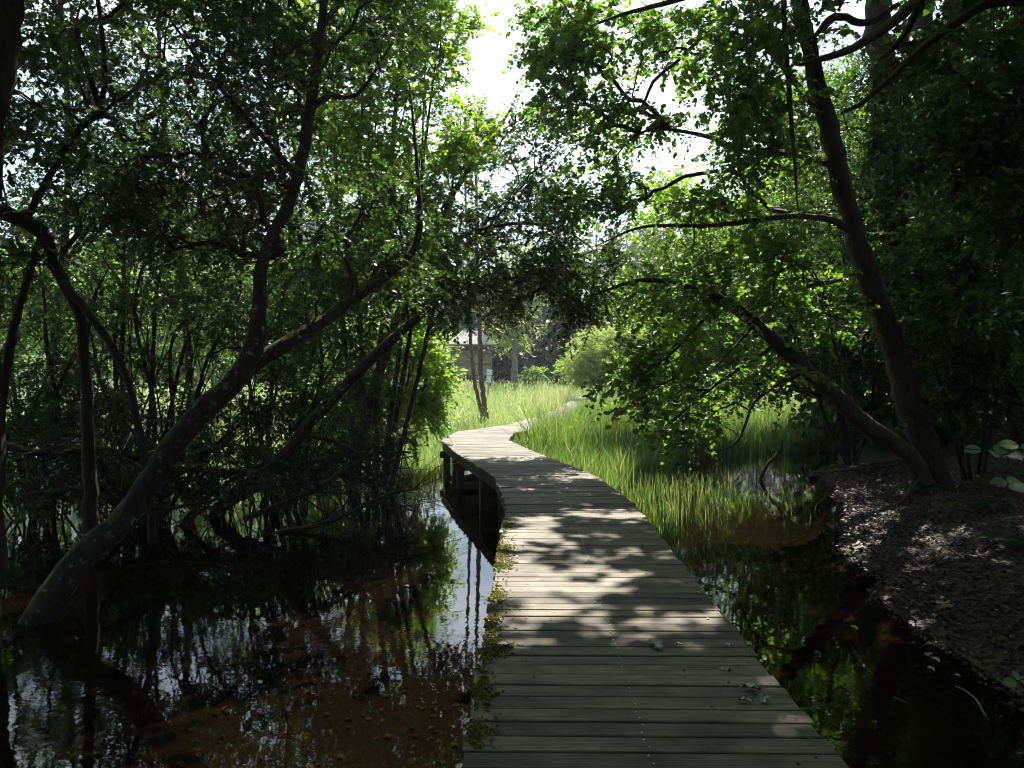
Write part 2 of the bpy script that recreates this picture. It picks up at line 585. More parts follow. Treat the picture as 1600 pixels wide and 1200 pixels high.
water = structure(obj('water', mesh_np('water', [(-60, -20, WATER), (14, -20, WATER), (14, 34, WATER), (-60, 34, WATER)], [(0, 1, 2, 3)], water_mat())))

# ------------------------------------------------------------------ leaves, sprays, blades
T_ROUND = (np.array([(0, 0, 0), (.28, .40, .07), (.74, .37, .06), (1, 0, -.06), (.28, -.40, .07), (.74, -.37, .06)]),
           np.array([(0, 2, 1), (0, 3, 2), (0, 5, 3), (0, 4, 5)]))
T_DIAM = (np.array([(0, 0, 0), (.45, .36, .08), (1, 0, -.03), (.45, -.36, .08)]), np.array([(0, 2, 1), (0, 3, 2)]))
T_OAK = (np.array([(0, 0, 0), (.30, .26, .04), (.46, .13, .02), (.72, .34, .06), (1, 0, -.05), (.30, -.26, .04), (.46, -.13, .02), (.72, -.34, .06)]),
         np.array([(0, 2, 1), (0, 4, 2), (2, 4, 3), (0, 5, 6), (0, 6, 4), (6, 7, 4)]))
T_NARROW = (np.array([(0, 0, 0), (.45, .13, .03), (1, 0, -.05), (.45, -.13, .03)]), np.array([(0, 2, 1), (0, 3, 2)]))


def nrm(a):
    return a / np.maximum(np.linalg.norm(a, axis=-1, keepdims=True), 1e-9)


def leaf_mesh(name, pos, ax, no, size, tint, tpl, mat):
    tv, tf = tpl
    ax = nrm(ax)
    si = nrm(np.cross(no, ax))
    no = np.cross(ax, si)
    s = size[:, None, None]
    V = pos[:, None, :] + s * (tv[None, :, 0:1] * ax[:, None, :] + tv[None, :, 1:2] * si[:, None, :] + tv[None, :, 2:3] * no[:, None, :])
    k = len(tv)
    F = (tf[None] + (np.arange(len(pos)) * k)[:, None, None]).reshape(-1, 3)
    return mesh_np(name, V, F, mat, np.repeat(tint, len(tf)))


def spray_leaves(r, pos, dirs, nper, L, size, flat=0.55):
    n = len(pos)
    t = (np.arange(nper)[None, :] + r.random((n, nper))) / nper
    Ls = L * r.uniform(0.6, 1.3, (n, 1))
    lp = pos[:, None, :] + dirs[:, None, :] * (Ls * t)[:, :, None]
    lp[:, :, 2] -= 0.22 * Ls * t * t
    side = nrm(np.cross(dirs, UP + r.normal(0, .25, (n, 3))))
    sg = np.where(np.arange(nper) % 2 == 0, 1.0, -1.0)[None, :, None]
    ax = dirs[:, None, :] * 0.55 + side[:, None, :] * sg * 0.8 + r.normal(0, .33, (n, nper, 3)) + np.array([0, 0, -.18])
    no = UP + r.normal(0, flat, (n, nper, 3))
    sz = size * r.uniform(0.55, 1.25, (n, nper)) * r.uniform(.7, 1.3, (n, 1)) * (1.08 - 0.35 * t)
    tint = np.clip(0.32 * r.random((n, nper)) + 0.55 * r.random((n, 1)) + 0.12, 0, 1)
    return lp.reshape(-1, 3), ax.reshape(-1, 3), no.reshape(-1, 3), sz.ravel(), tint.ravel()


def edge_tubes(A, B, ra, rb, sides=4):
    """independent tapered tubes between arrays of points"""
    d = nrm(B - A)
    ref = np.where(np.abs(d[:, 2:3]) > 0.9, np.array([[1.0, 0, 0]]), np.array([[0, 0, 1.0]]))
    u = nrm(np.cross(d, ref))
    v = np.cross(d, u)
    an = np.arange(sides) * 2 * math.pi / sides
    ring = np.cos(an)[None, :, None] * u[:, None, :] + np.sin(an)[None, :, None] * v[:, None, :]
    V = np.concatenate([A[:, None, :] + ring * ra[:, None, None], B[:, None, :] + ring * rb[:, None, None]], 1)
    i = np.arange(sides)
    j = (i + 1) % sides
    q = np.stack([i, j, j + sides, i + sides], 1)
    F = (q[None] + (np.arange(len(A)) * 2 * sides)[:, None, None]).reshape(-1, 4)
    return V.reshape(-1, 3), F


def smooth_path(pts, rad, step):
    """Catmull-Rom resample of a polyline with radii"""
    pts, rad = np.array(pts, float), np.array(rad, float)
    E0 = 2 * pts[0] - pts[1]
    E1 = 2 * pts[-1] - pts[-2]
    Q = np.vstack([E0, pts, E1])
    outp, outr = [], []
    for i in range(1, len(Q) - 2):
        n = max(1, int(np.linalg.norm(Q[i + 1] - Q[i]) / step))
        for k in range(n):
            t = k / n
            a, b, c, d = Q[i - 1], Q[i], Q[i + 1], Q[i + 2]
            outp.append(0.5 * ((2 * b) + (c - a) * t + (2 * a - 5 * b + 4 * c - d) * t * t + (3 * b - a - 3 * c + d) * t ** 3))
            outr.append(rad[i - 1] * (1 - t) + rad[i] * t)
    outp.append(pts[-1])
    outr.append(rad[-1])
    return np.array(outp), np.array(outr)


def tube(pts, rad, sides, r, rough=0.06, wob=0.0):
    n = len(pts)
    if wob:
        j = r.normal(0, 1, (n, 3)) * (rad[:, None] * wob)
        j[0] = 0
        pts = pts + j
    T = np.gradient(pts, axis=0)
    T = nrm(T)
    u = nrm(np.cross(T[0], [0.3, 0.9, 0.2]))
    V = []
    ph = r.random(3) * 6
    an = np.arange(sides) * 2 * math.pi / sides
    for i in range(n):
        u = nrm(u - T[i] * np.dot(u, T[i]))
        v = np.cross(T[i], u)
        rr = rad[i] * (1 + rough * np.sin(2 * an + ph[0] + i * 0.35) + rough * 0.7 * np.sin(3 * an + ph[1] - i * 0.5) + r.normal(0, rough * 0.5, sides))
        V.append(pts[i] + (np.cos(an)[:, None] * u + np.sin(an)[:, None] * v) * rr[:, None])
    V = np.array(V).reshape(-1, 3)
    i = np.arange(sides)
    q = np.stack([i, (i + 1) % sides, (i + 1) % sides + sides, i + sides], 1)
    F = (q[None] + (np.arange(n - 1) * sides)[:, None, None]).reshape(-1, 4)
    # caps (as degenerate-free quads around a centre vertex pair)
    V = np.vstack([V, pts[0] - T[0] * rad[0] * 0.2, pts[-1] + T[-1] * rad[-1] * 0.6])
    c0, c1 = len(V) - 2, len(V) - 1
    capf = []
    for k in range(0, sides, 2):
        capf.append((c0, (k + 2) % sides, k + 1, k))
        b = (n - 1) * sides
        capf.append((c1, b + k, b + k + 1, b + (k + 2) % sides))
    return V, np.vstack([F, np.array(capf)])


SPRAY_DENS = 100.0
LEAF_COUNT = [0]


def lobe_points(r, lobes):
    """clumped spray positions inside pixel-measured ellipsoids; lobe = (px, py, d, rpx, rpy, depth_radius, density)"""
    pts, scl = [], []
    for (px, py, d, rpx, rpy, rd, dn) in lobes:
        c = P(px, py, d)
        rx, rz = rpx / F_PX * d, rpy / F_PX * d
        high = py + rpy * .8 < 0 or px - rpx * .8 > 1600 or px + rpx * .8 < 0
        n = max(6, int(SPRAY_DENS * math.pi * rx * rz * dn * (.36 if high else 1)))
        nc = max(3, n // (6 if high else 11))
        q = nrm(r.normal(0, 1, (nc, 3))) * (r.random((nc, 1)) ** 0.42)
        cen = c + q * np.array([rx, rd, rz])
        w_ = r.random(nc) ** 1.6 + 0.12
        k = r.choice(nc, n, p=w_ / w_.sum())
        sg = 0.10 + 0.15 * min(rx, rz)
        pts.append(cen[k] + r.normal(0, 1, (n, 3)) * np.array([sg, sg, sg * 0.6]))
        scl.append(np.full(n, 1.75 if high else 1.0))
    return np.vstack(pts), np.concatenate(scl)


def grow(r, seeds, att, bf=0.3, skip=0.0):
    """connect spray points to the limbs: minimum spanning tree that also keeps paths short"""
    npos = np.vstack([s[0] for s in seeds])
    plen = np.concatenate([s[1] for s in seeds])
    S, n = len(npos), len(att)
    pos = np.vstack([npos, att])
    pl = np.concatenate([plen, np.zeros(n)])
    best = np.full(n, 1e9)
    par = np.zeros(n, int)
    for i in range(0, S):
        c = np.linalg.norm(att - npos[i], axis=1) + bf * plen[i]
        m = c < best
        best[m] = c[m]
        par[m] = i
    free = np.ones(n, bool)
    order = []
    cost = best.copy()
    for _ in range(n):
        i = int(np.argmin(cost))
        free[i] = False
        cost[i] = 1e18
        order.append(i)
        pl[S + i] = pl[par[i]] + np.linalg.norm(att[i] - pos[par[i]])
        c = np.linalg.norm(att - att[i], axis=1) + bf * pl[S + i]
        m = free & (c < cost)
        cost[m] = c[m]
        par[m] = S + i
    wgt = np.ones(S + n)
    for i in reversed(order):
        wgt[par[i]] += wgt[S + i]
    return pos, par, wgt, S


def clip_ground(p, r):
    return p


def build_tree(name, label, cat, polys, lobes, leafmat, barkmat, size=0.076, nper=26, L=0.5, seed=1, group=None, bf=0.3,
               tpl=T_DIAM, twig=1.0, sides=10, flat=0.55, floor=WATER + 0.12, slim=1.0, roots=0):
    """polys[0] = trunk, the others = limbs: lists of (point, radius). lobes measured in photo pixels + distance."""
    r = np.random.default_rng(seed)
    base = np.array(polys[0][0][0], float)
    root = thing(name, label, cat, base, group)
    seeds = []
    tp = None
    for k, pl in enumerate(polys):
        pts, rad = smooth_path([p for p, _ in pl], [q * slim for _, q in pl], 0.14 if k == 0 else 0.12)
        V, F = tube(pts, rad, sides if k == 0 else max(6, sides - 2), r, wob=0.10)
        me = mesh_np('trunk' if k == 0 else 'limb', V - base, F, barkmat, smooth=True)
        obj('trunk' if k == 0 else 'limb', me, root)
        seg = np.concatenate([[0], np.cumsum(np.linalg.norm(np.diff(pts, axis=0), axis=1))])
        if k == 0:
            tp, ts = pts, seg
            keep = seg > 0.35 * seg[-1]
            seeds.append((pts[keep][::2], seg[keep][::2]))
        else:
            j = int(np.argmin(np.linalg.norm(tp - pts[0], axis=1)))
            cut = max(2, len(pts) // 4)
            seeds.append((pts[cut::2], (seg + ts[j])[cut::2]))
    for k in range(roots):
        a = k / roots * 6.283 + r.uniform(-.3, .3)
        q = polys[0][0][1] * slim
        j = int(np.argmin(np.abs(tp[:, 2] - (WATER + .30)))) if roots == 5 else 3
        st = tp[j] * 1.0
        o_ = np.array([math.cos(a), math.sin(a), 0])
        L_ = q * r.uniform(2.6, 4.2)
        rp_, rr_ = smooth_path([st, st + o_ * q * .75 + np.array([0, 0, -.14]), st + o_ * L_ * .6 + np.array([0, 0, -.34]), st + o_ * L_ + np.array([0, 0, -.62])], [q * .55, q * .46, q * .30, q * .14], .07)
        V, F = tube(rp_, rr_, 8, r, wob=.12)
        obj('root', mesh_np('root', V - base, F, barkmat, smooth=True), root)
    if not lobes:
        return root
    att, scl = lobe_points(r, lobes)
    ok = att[:, 2] > floor
    att, scl = att[ok], scl[ok]
    pos, par, wgt, S = grow(r, seeds, att, bf)
    n = len(att)
    rad = np.clip(0.0030 * wgt ** 0.5, 0.0030, 0.05) * twig
    A, B = pos[par], att
    ln = np.linalg.norm(B - A, axis=1)
    keep = ln > 0.02
    A, B, ln = A[keep], B[keep], ln[keep]
    ra, rb = np.minimum(rad[par][keep], rad[S:][keep] * 1.5), rad[S:][keep]
    mid = (A + B) / 2 + r.normal(0, 1, A.shape) * (0.09 * ln)[:, None]
    mid[:, 2] += 0.05 * ln
    big = (wgt[S:][keep] > 3) & (ln > .1)
    V1, F1 = edge_tubes(A[big], mid[big], ra[big], ((ra + rb) / 2)[big], 4)
    V2, F2 = edge_tubes(mid[big], B[big], ((ra + rb) / 2)[big], rb[big], 4)
    V4, F4 = edge_tubes(A[~big], B[~big], ra[~big], rb[~big], 3)
    # spray stems: thin blades of wood
    cen = att.mean(0)
    edir = nrm(att - pos[par])
    od = nrm(att - cen)
    dirs = nrm(edir * 0.55 + od * 0.35 + r.normal(0, .55, (n, 3)) + np.array([0, 0, -0.12]))
    sd = nrm(np.cross(dirs, r.normal(0, 1, (n, 3)))) * (0.0032 * twig)
    te = att + dirs * L * 0.7
    V3 = np.stack([att - sd, att + sd, te + sd * .4, te - sd * .4], 1).reshape(-1, 3)
    F3 = np.arange(4 * n).reshape(-1, 4)
    V = np.vstack([V1, V2, V4, V3])
    F = np.vstack([F1, F2 + len(V1), F4 + len(V1) + len(V2), F3 + len(V1) + len(V2) + len(V4)])
    o = obj('twigs', mesh_np('twigs', V - base, F, B_TWIG), root)
    stuff(o)
    lp, ax, no, sz, ti = spray_leaves(r, att, dirs, nper, L, size, flat)
    sz = sz * np.repeat(scl, nper)
    ok = lp[:, 2] > floor - 0.05
    lp, ax, no, sz, ti = lp[ok], ax[ok], no[ok], sz[ok], ti[ok]
    LEAF_COUNT[0] += len(lp) * len(tpl[1])
    o = obj('crown', leaf_mesh('crown', lp - base, ax, no, sz, ti, tpl, leafmat), root)
    stuff(o)
    return root


def blades(r, xy, z0, h, width, lean, tint, mat, name, segs=2):
    """grass or reed blades standing at xy"""
    n = len(xy)
    an = r.random(n) * 2 * math.pi
    si = np.stack([np.cos(an), np.sin(an), np.zeros(n)], 1)
    la = r.random(n) * 2 * math.pi
    ld = np.stack([np.cos(la), np.sin(la), np.zeros(n)], 1) * (lean * h * np.abs(r.normal(0, 1, n)))[:, None]
    b = np.column_stack([xy, z0])
    w2 = (width / 2)[:, None]
    up = np.array([0, 0, 1.0])[None] * h[:, None]
    tip = b + up * 0.96 + ld
    if segs == 1:
        V = np.stack([b - si * w2, b + si * w2, tip], 1).reshape(-1, 3)
        F = np.arange(3 * n).reshape(-1, 3)
        return mesh_np(name, V, F, mat, tint)
    mdl = b + up * 0.58 + ld * 0.30
    V = np.stack([b - si * w2, b + si * w2, mdl - si * w2 * .85, mdl + si * w2 * .85, tip], 1).reshape(-1, 3)
    f = np.array([(0, 1, 3), (0, 3, 2), (2, 3, 4)])
    F = (f[None] + (np.arange(n) * 5)[:, None, None]).reshape(-1, 3)
    return mesh_np(name, V, F, mat, np.repeat(tint, 3))


# ------------------------------------------------------------------ boardwalk
CL = np.array([(0.55, -3.0), (0.575, 3.2), (0.70, 9.6), (0.50, 12.2), (-0.30, 15.6), (-0.86, 18.4), (-0.72, 20.9), (0.62, 23.6), (2.0, 29.5), (3.4, 39.0), (5.2, 52.0)])
seg = np.linalg.norm(np.diff(CL, axis=0), axis=1)
cum = np.concatenate([[0], np.cumsum(seg)])
WALK_W = 1.56


def cl_at(s):
    return np.array([np.interp(s, cum, CL[:, 0]), np.interp(s, cum, CL[:, 1])])


def cl_dir(s, win=0.42):
    d = cl_at(min(s + win, cum[-1])) - cl_at(max(s - win, 0))
    return d / np.linalg.norm(d)


walk = thing('boardwalk', 'weathered grey plank boardwalk winding over dark water into the meadow', 'boardwalk', (0.575, 0, 0))
WB = np.array([0.575, 0, 0])
PITCH, GAP = 0.142, 0.011


def plank_mesh(c0, n0, c1, n1, wl, wr, th=0.034):
    """board between two cross lines, in its own frame (x along the board)"""
    mid = (c0 + c1) / 2
    ex = (n0 + n1) / 2
    ex /= np.linalg.norm(ex)
    ey = np.array([-ex[1], ex[0]])
    ring = [c0 - n0 * wl, c0 + n0 * wr, c1 + n1 * wr, c1 - n1 * wl]
    loc = [((p - mid) @ ex, (p - mid) @ ey) for p in ring]
    c = 0.004
    sx, sy = [1, -1, -1, 1], [1, 1, -1, -1]
    v = [(x, y, -th) for x, y in loc] + [(x, y, -c) for x, y in loc] + [(x + c * sx[i], y + c * sy[i], 0) for i, (x, y) in enumerate(loc)]
    f = [(3, 2, 1, 0)]
    for a in (0, 4):
        for i in range(4):
            j = (i + 1) % 4
            f.append((a + i, a + j, a + 4 + j, a + 4 + i))
    f.append((8, 9, 10, 11))
    me = bpy.data.meshes.new('plank')
    me.from_pydata(v, [], f)
    me.update()
    me.materials.append(M_DECK)
    return me, mid, math.atan2(ex[1], ex[0])


prng = random.Random(3)
s = 4.2
count = 0
screws = MB()
far_v, far_f = [], []
while s < cum[-1] - 0.3:
    s1 = s + PITCH - GAP * prng.uniform(0.6, 1.6)
    d0, d1 = cl_dir(s), cl_dir(s1)
    c0, c1 = cl_at(s), cl_at(s1)
    n0, n1 = np.array([d0[1], -d0[0]]), np.array([d1[1], -d1[0]])
    jl, jr = prng.uniform(-0.016, 0.016), prng.uniform(-0.016, 0.016)
    me, mid, ang = plank_mesh(c0, n0, c1, n1, WALK_W / 2 + jl, WALK_W / 2 + jr)
    count += 1
    if count <= 290:
        o = obj('plank', me, walk, (mid[0] - WB[0], mid[1] - WB[1], prng.uniform(-0.003, 0.003)), (prng.uniform(-0.022, 0.022), prng.uniform(-0.002, 0.002), ang + prng.uniform(-.0025, .0025)))
        if mid[1] < 14:
            nn = (n0 + n1) / 2
            dd = (d0 + d1) / 2
            for off in (0.0,):
                for al in (-0.033, 0.033):
                    q = mid + nn * (off + prng.uniform(-.012, .012)) + dd * (al + prng.uniform(-.008, .008))
                    rr = 0.0048
                    vs = [(q[0] + rr * math.cos(k * 1.0472) - WB[0], q[1] + rr * math.sin(k * 1.0472) - WB[1], 0.005) for k in range(6)]
                    vb = [(x, y, -0.004) for x, y, _ in vs]
                    screws.add(vs + vb, [(0, 1, 2, 3, 4, 5)] + [((k + 1) % 6, k, k + 6, (k + 1) % 6 + 6) for k in range(6)])
    else:
        ca, sa = math.cos(ang), math.sin(ang)
        b0 = len(far_v)
        for v in me.vertices:
            x, y, z = v.co
            far_v.append((mid[0] + x * ca - y * sa - WB[0], mid[1] + x * sa + y * ca - WB[1], z))
        for p in me.polygons:
            far_f.append(tuple(i + b0 for i in p.vertices))
        bpy.data.meshes.remove(me)
    s += PITCH
if far_v:
    me = bpy.data.meshes.new('far_planks')
    me.from_pydata(far_v, [], far_f)
    me.materials.append(M_DECK)
    stuff(obj('far_planks', me, walk))
stuff(obj('screws', screws.mesh('screws', M_ZINC), walk))

# joists under the boards, cross beams and posts
sup = list(np.arange(4.6, cum[-1] - 1, 2.35))
for a, b in zip(sup[:-1], sup[1:]):
    for off in (-0.735, 0.0, 0.735):
        pa, pb = cl_at(a), cl_at(b)
        da, db = cl_dir(a), cl_dir(b)
        pa = pa + np.array([da[1], -da[0]]) * off
        pb = pb + np.array([db[1], -db[0]]) * off
        # follow bends with three pieces
        prev = pa
        jm = MB()
        for k in range(1, 5):
            sk = a + (b - a) * k / 4
            dk = cl_dir(sk)
            q = cl_at(sk) + np.array([dk[1], -dk[0]]) * off
            c = (prev + q) / 2
            l = np.linalg.norm(q - prev)
            ang = math.atan2(q[1] - prev[1], q[0] - prev[0])
            jm.box((c[0] - WB[0], c[1] - WB[1], -0.040 - 0.075 - 0.0006 * k), (l + 0.012, 0.055, 0.15), rz=ang)
            prev = q
        obj('joist', jm.mesh('joist', M_JOIST), walk)
for i, a in enumerate(sup):
    c, d = cl_at(a), cl_dir(a)
    n = np.array([d[1], -d[0]])
    ang = math.atan2(n[1], n[0])
    bm_ = MB()
    bm_.box((0, 0, 0), (WALK_W + (0.16 if c[1] > 15 else -0.06), 0.10, 0.14))
    obj('cross_beam', bm_.mesh('cross_beam', M_JOIST), walk, (c[0] - WB[0], c[1] - WB[1], -0.262), (0, 0, ang))
    for off in (-0.70, 0.70):
        q = c + n * off
        gz = float(ground_z(q[0], q[1])) - 0.3
        pm = MB()
        top = -0.10
        pm.box((0, 0, (gz + top) / 2), (0.14, 0.13, top - gz))
        qq = q + d * 0.118
        obj('post', pm.mesh('post', M_JOIST), walk, (qq[0] - WB[0], qq[1] - WB[1], 0), (0, 0, ang))

# ------------------------------------------------------------------ trees on the left
# old leaning alder standing in the water
tA = [(P(20, 1000, 7.2) + np.array([0, 0, -.35]), .235), (P(75, 935, 7.35), .215), (P(195, 805, 7.8), .20), (P(285, 675, 8.0), .19), (P(385, 570, 8.2), .17),
      (P(404, 480, 8.3), .115), (P(412, 400, 8.4), .105), (P(458, 305, 8.5), .10), (P(486, 170, 8.8), .09), (P(508, 10, 9.2), .08), (P(520, -180, 9.6), .06), (P(530, -420, 10), .03)]
lA1 = [(P(375, 580, 8.2), .12), (P(430, 548, 8.4), .125), (P(490, 512, 8.6), .12), (P(565, 458, 9.0), .10), (P(630, 410, 9.4), .085), (P(655, 360, 9.6), .06), (P(652, 260, 9.9), .04), (P(640, 130, 10.2), .02)]
lA2 = [(P(486, 170, 8.8), .06), (P(520, 150, 9.0), .05), (P(560, 150, 9.2), .035), (P(620, 60, 9.6), .02)]
lA3 = [(P(470, 280, 8.6), .05), (P(400, 200, 8.6), .045), (P(330, 120, 8.6), .03), (P(260, 20, 8.6), .02)]
build_tree('alder_tree', 'leaning alder with lichen spotted forked trunk rising from the left water', 'tree', [tA, lA1, lA2, lA3],
           [(500, 60, 9.4, 130, 120, 1.3, .7), (350, 130, 8.8, 170, 130, 1.3, .9), (450, 330, 9.2, 120, 90, 1.0, .55), (600, 330, 9.9, 80, 90, 0.9, .55),
            (300, 300, 9.2, 130, 110, 1.1, .9), (560, 430, 9.6, 80, 60, 0.8, .5), (420, -160, 9.6, 260, 120, 1.8, .6), (640, -220, 10.0, 200, 130, 1.8, .5), (250, -300, 9.5, 220, 110, 1.8, .5)],
           L_ALDER, B_ALDER, seed=11, slim=.63)

# tree at the left edge with a crooked limb
tC = [(P(140, 800, 9.6) + np.array([0, 0, -.5]), .12), (P(137, 700, 9.6), .095), (P(132, 580, 9.5), .09), (P(122, 490, 9.4), .085), (P(88, 415, 9.3), .085), (P(66, 362, 9.2), .11), (P(10, 335, 9.1), .11), (P(-90, 300, 9.2), .12), (P(-150, 200, 9.3), .10), (P(-160, -100, 9.5), .07)]
lC1 = [(P(98, 440, 9.3), .065), (P(150, 505, 9.2), .06), (P(192, 575, 9.1), .055), (P(215, 660, 9.1), .05), (P(232, 760, 9.1), .055), (P(236, 850, 9.1), .06)]
lC2 = [(P(66, 370, 9.2), .055), (P(30, 480, 9.0), .06), (P(5, 600, 8.9), .065), (P(-12, 760, 8.9), .075), (P(-15, 900, 8.9), .08)]
lC3 = [(P(40, 345, 9.2), .06), (P(110, 225, 9.2), .05), (P(160, 160, 9.3), .045), (P(165, 80, 9.3), .04), (P(150, -60, 9.4), .03)]
lC4 = [(P(120, 210, 9.2), .035), (P(200, 150, 9.4), .03), (P(270, 110, 9.6), .02)]
build_tree('alder_tree', 'dark alder at the left edge with a crooked elbow shaped limb', 'tree', [tC, lC1, lC2, lC3, lC4],
           [(90, 230, 9.2, 110, 90, 1.0, .75), (60, 60, 9.0, 90, 90, 1.0, .45), (200, 60, 9.6, 120, 90, 1.1, .6), (210, 250, 9.8, 110, 90, 1.0, .9), (10, 420, 9.4, 60, 60, .8, .45), (70, -150, 9.5, 220, 120, 1.6, .5), (-120, 250, 9.0, 120, 180, 1.2, .6)],
           L_ALDER, B_DARK, seed=12, slim=.75)
tC2 = [(P(-30, 760, 6.9) + np.array([0, 0, -.9]), .16), (P(-25, 300, 6.9), .13), (P(10, 90, 7.0), .12), (P(25, -60, 7.1), .11), (P(40, -400, 7.3), .08), (P(60, -700, 7.4), .04)]
build_tree('alder_tree', 'straight dark trunk cut by the upper left corner of the picture', 'tree', [tC2],
           [(20, -250, 7.4, 250, 110, 1.4, .5), (-150, 100, 7.6, 120, 150, 1.2, .6)], L_ALDER, B_DARK, seed=13)

# broken leaning stem behind the alder
tB = [(P(300, 835, 12.6) + np.array([0, 0, -.4]), .17), (P(345, 795, 12.5), .15), (P(420, 735, 12.2), .135), (P(490, 655, 12.0), .12), (P(560, 580, 11.8), .105), (P(625, 520, 11.6), .09), (P(672, 480, 11.5), .065)]
lB1 = [(P(640, 508, 11.6), .035), (P(634, 470, 11.6), .03), (P(628, 400, 11.7), .022), (P(640, 300, 11.8), .012)]
lB2 = [(P(610, 535, 11.7), .035), (P(600, 470, 11.8), .025), (P(575, 380, 12.0), .012)]
lB3 = [(P(470, 680, 12.0), .05), (P(520, 690, 12.1), .04), (P(590, 720, 12.2), .03), (P(650, 712, 12.3), .012)]
build_tree('leaning_tree', 'bare dark stem leaning right with a snapped end above the pond', 'tree', [tB, lB1, lB2, lB3],
           [(610, 420, 11.8, 60, 70, .6, .5), (560, 560, 12.3, 70, 60, .7, .5)], L_ALDER, B_DARK, seed=14, slim=.75)


def shrub(name, label, base_px, d, stems, lobes, mat, bark, seed, group=None, size=0.076, r0=.045, tpl=T_DIAM, nper=22, z=None, L=.5, cat='shrub', twig=1.0, rods=0):
    r = np.random.default_rng(seed)
    b = P(base_px[0], base_px[1], d)
    b[2] = float(ground_z(b[0], b[1])) - 0.1 if z is None else z
    pol = []
    for k, (px, py, dd) in enumerate(stems):
        e = P(px, py, dd)
        b2 = b + np.array([r.uniform(-.22, .22), r.uniform(-.2, .2), 0]) * (k > 0)
        mids = []
        for t in (.3, .6, .82):
            q = b2 + (e - b2) * t + r.normal(0, .09, 3) * np.linalg.norm(e - b2) * .25
            q[2] += math.sin(t * math.pi) * .06 * np.linalg.norm(e - b2)
            mids.append((q, r0 * (1 - .55 * t)))
        pol.append([(b2, r0 * r.uniform(.8, 1.15))] + mids + [(e, r0 * .28)])
    for k in range(rods):
        px, py, dd = stems[int(r.integers(len(stems)))]
        e = P(px + r.normal(0, 55), py + r.uniform(-60, 130), dd + r.normal(0, .5))
        b2 = b + np.array([r.normal(0, .7), r.normal(0, .4), 0])
        q = r.uniform(.010, .022)
        m_ = b2 + (e - b2) * .5 + r.normal(0, .14, 3)
        pol.append([(b2, q), (m_, q * .75), (e, q * .3)])
    return build_tree(name, label, cat, pol, lobes, mat, bark, size=size, seed=seed, group=group, tpl=tpl, nper=nper, L=L, sides=8, twig=twig)


shrub('willow_shrub', 'thin stemmed dark willow thicket at the far left of the pond', (60, 790), 12.5,
      [(10, 430, 12.4), (60, 400, 12.6), (170, 420, 12.8), (110, 560, 12), (-60, 480, 12), (15, 620, 11.8)],
      [(70, 560, 12.4, 110, 110, 1.2, .55), (30, 680, 12.0, 90, 60, 1.0, 1.0), (-40, 450, 12.2, 80, 120, 1, .5), (110, 700, 12.0, 90, 50, .9, .9), (60, 770, 11.6, 100, 35, .9, .7)], L_ALDER, B_DARK, 21, rods=16)
shrub('willow_shrub', 'many stemmed willow with dark upright rods behind the leaning alder', (215, 770), 13.2,
      [(200, 330, 13.0), (255, 300, 13.3), (300, 380, 13.4), (160, 400, 13.2), (330, 420, 13.0), (285, 250, 13.6), (120, 470, 13.3), (380, 450, 13.2)],
      [(230, 430, 13.4, 130, 120, 1.2, .5), (150, 620, 12.8, 100, 80, 1, 1.0), (330, 500, 13.2, 90, 90, 1, .8), (250, 660, 12.8, 100, 60, 1, 1.0), (300, 740, 12.6, 100, 35, .9, .8), (180, 740, 12.4, 80, 35, .9, .8)], L_ALDER, B_DARK, 22, rods=22)
shrub('willow_shrub', 'shrub with thin stems under the fork of the leaning alder', (430, 770), 13.6,
      [(385, 480, 13.6), (450, 420, 13.8), (505, 440, 13.8), (415, 560, 13.2), (545, 520, 13.4), (480, 600, 13)],
      [(450, 480, 13.8, 110, 90, 1.1, .7), (390, 620, 13.4, 80, 60, .8, 1.0), (500, 600, 13.6, 70, 70, .9, .9), (540, 480, 13.6, 80, 80, .9, .8), (440, 700, 13.2, 90, 40, .9, 1.0), (540, 690, 13.6, 70, 45, .9, 1.0)], L_ALDER, B_DARK, 23, rods=22)

shrub('willow_shrub', 'low dark willow thicket along the waterline behind the alder base', (230, 810), 11.8,
      [(120, 640, 11.6), (200, 620, 11.8), (300, 640, 11.9), (380, 660, 12.2), (60, 680, 11.5), (460, 690, 12.4)],
      [(110, 730, 11.6, 100, 38, .8, .9), (230, 715, 11.8, 90, 40, .8, .9), (350, 735, 12.0, 90, 35, .8, .9), (450, 735, 12.4, 80, 30, .8, .8), (30, 745, 11.3, 70, 35, .7, .8)], L_ALDER, B_DARK, 27, rods=18)

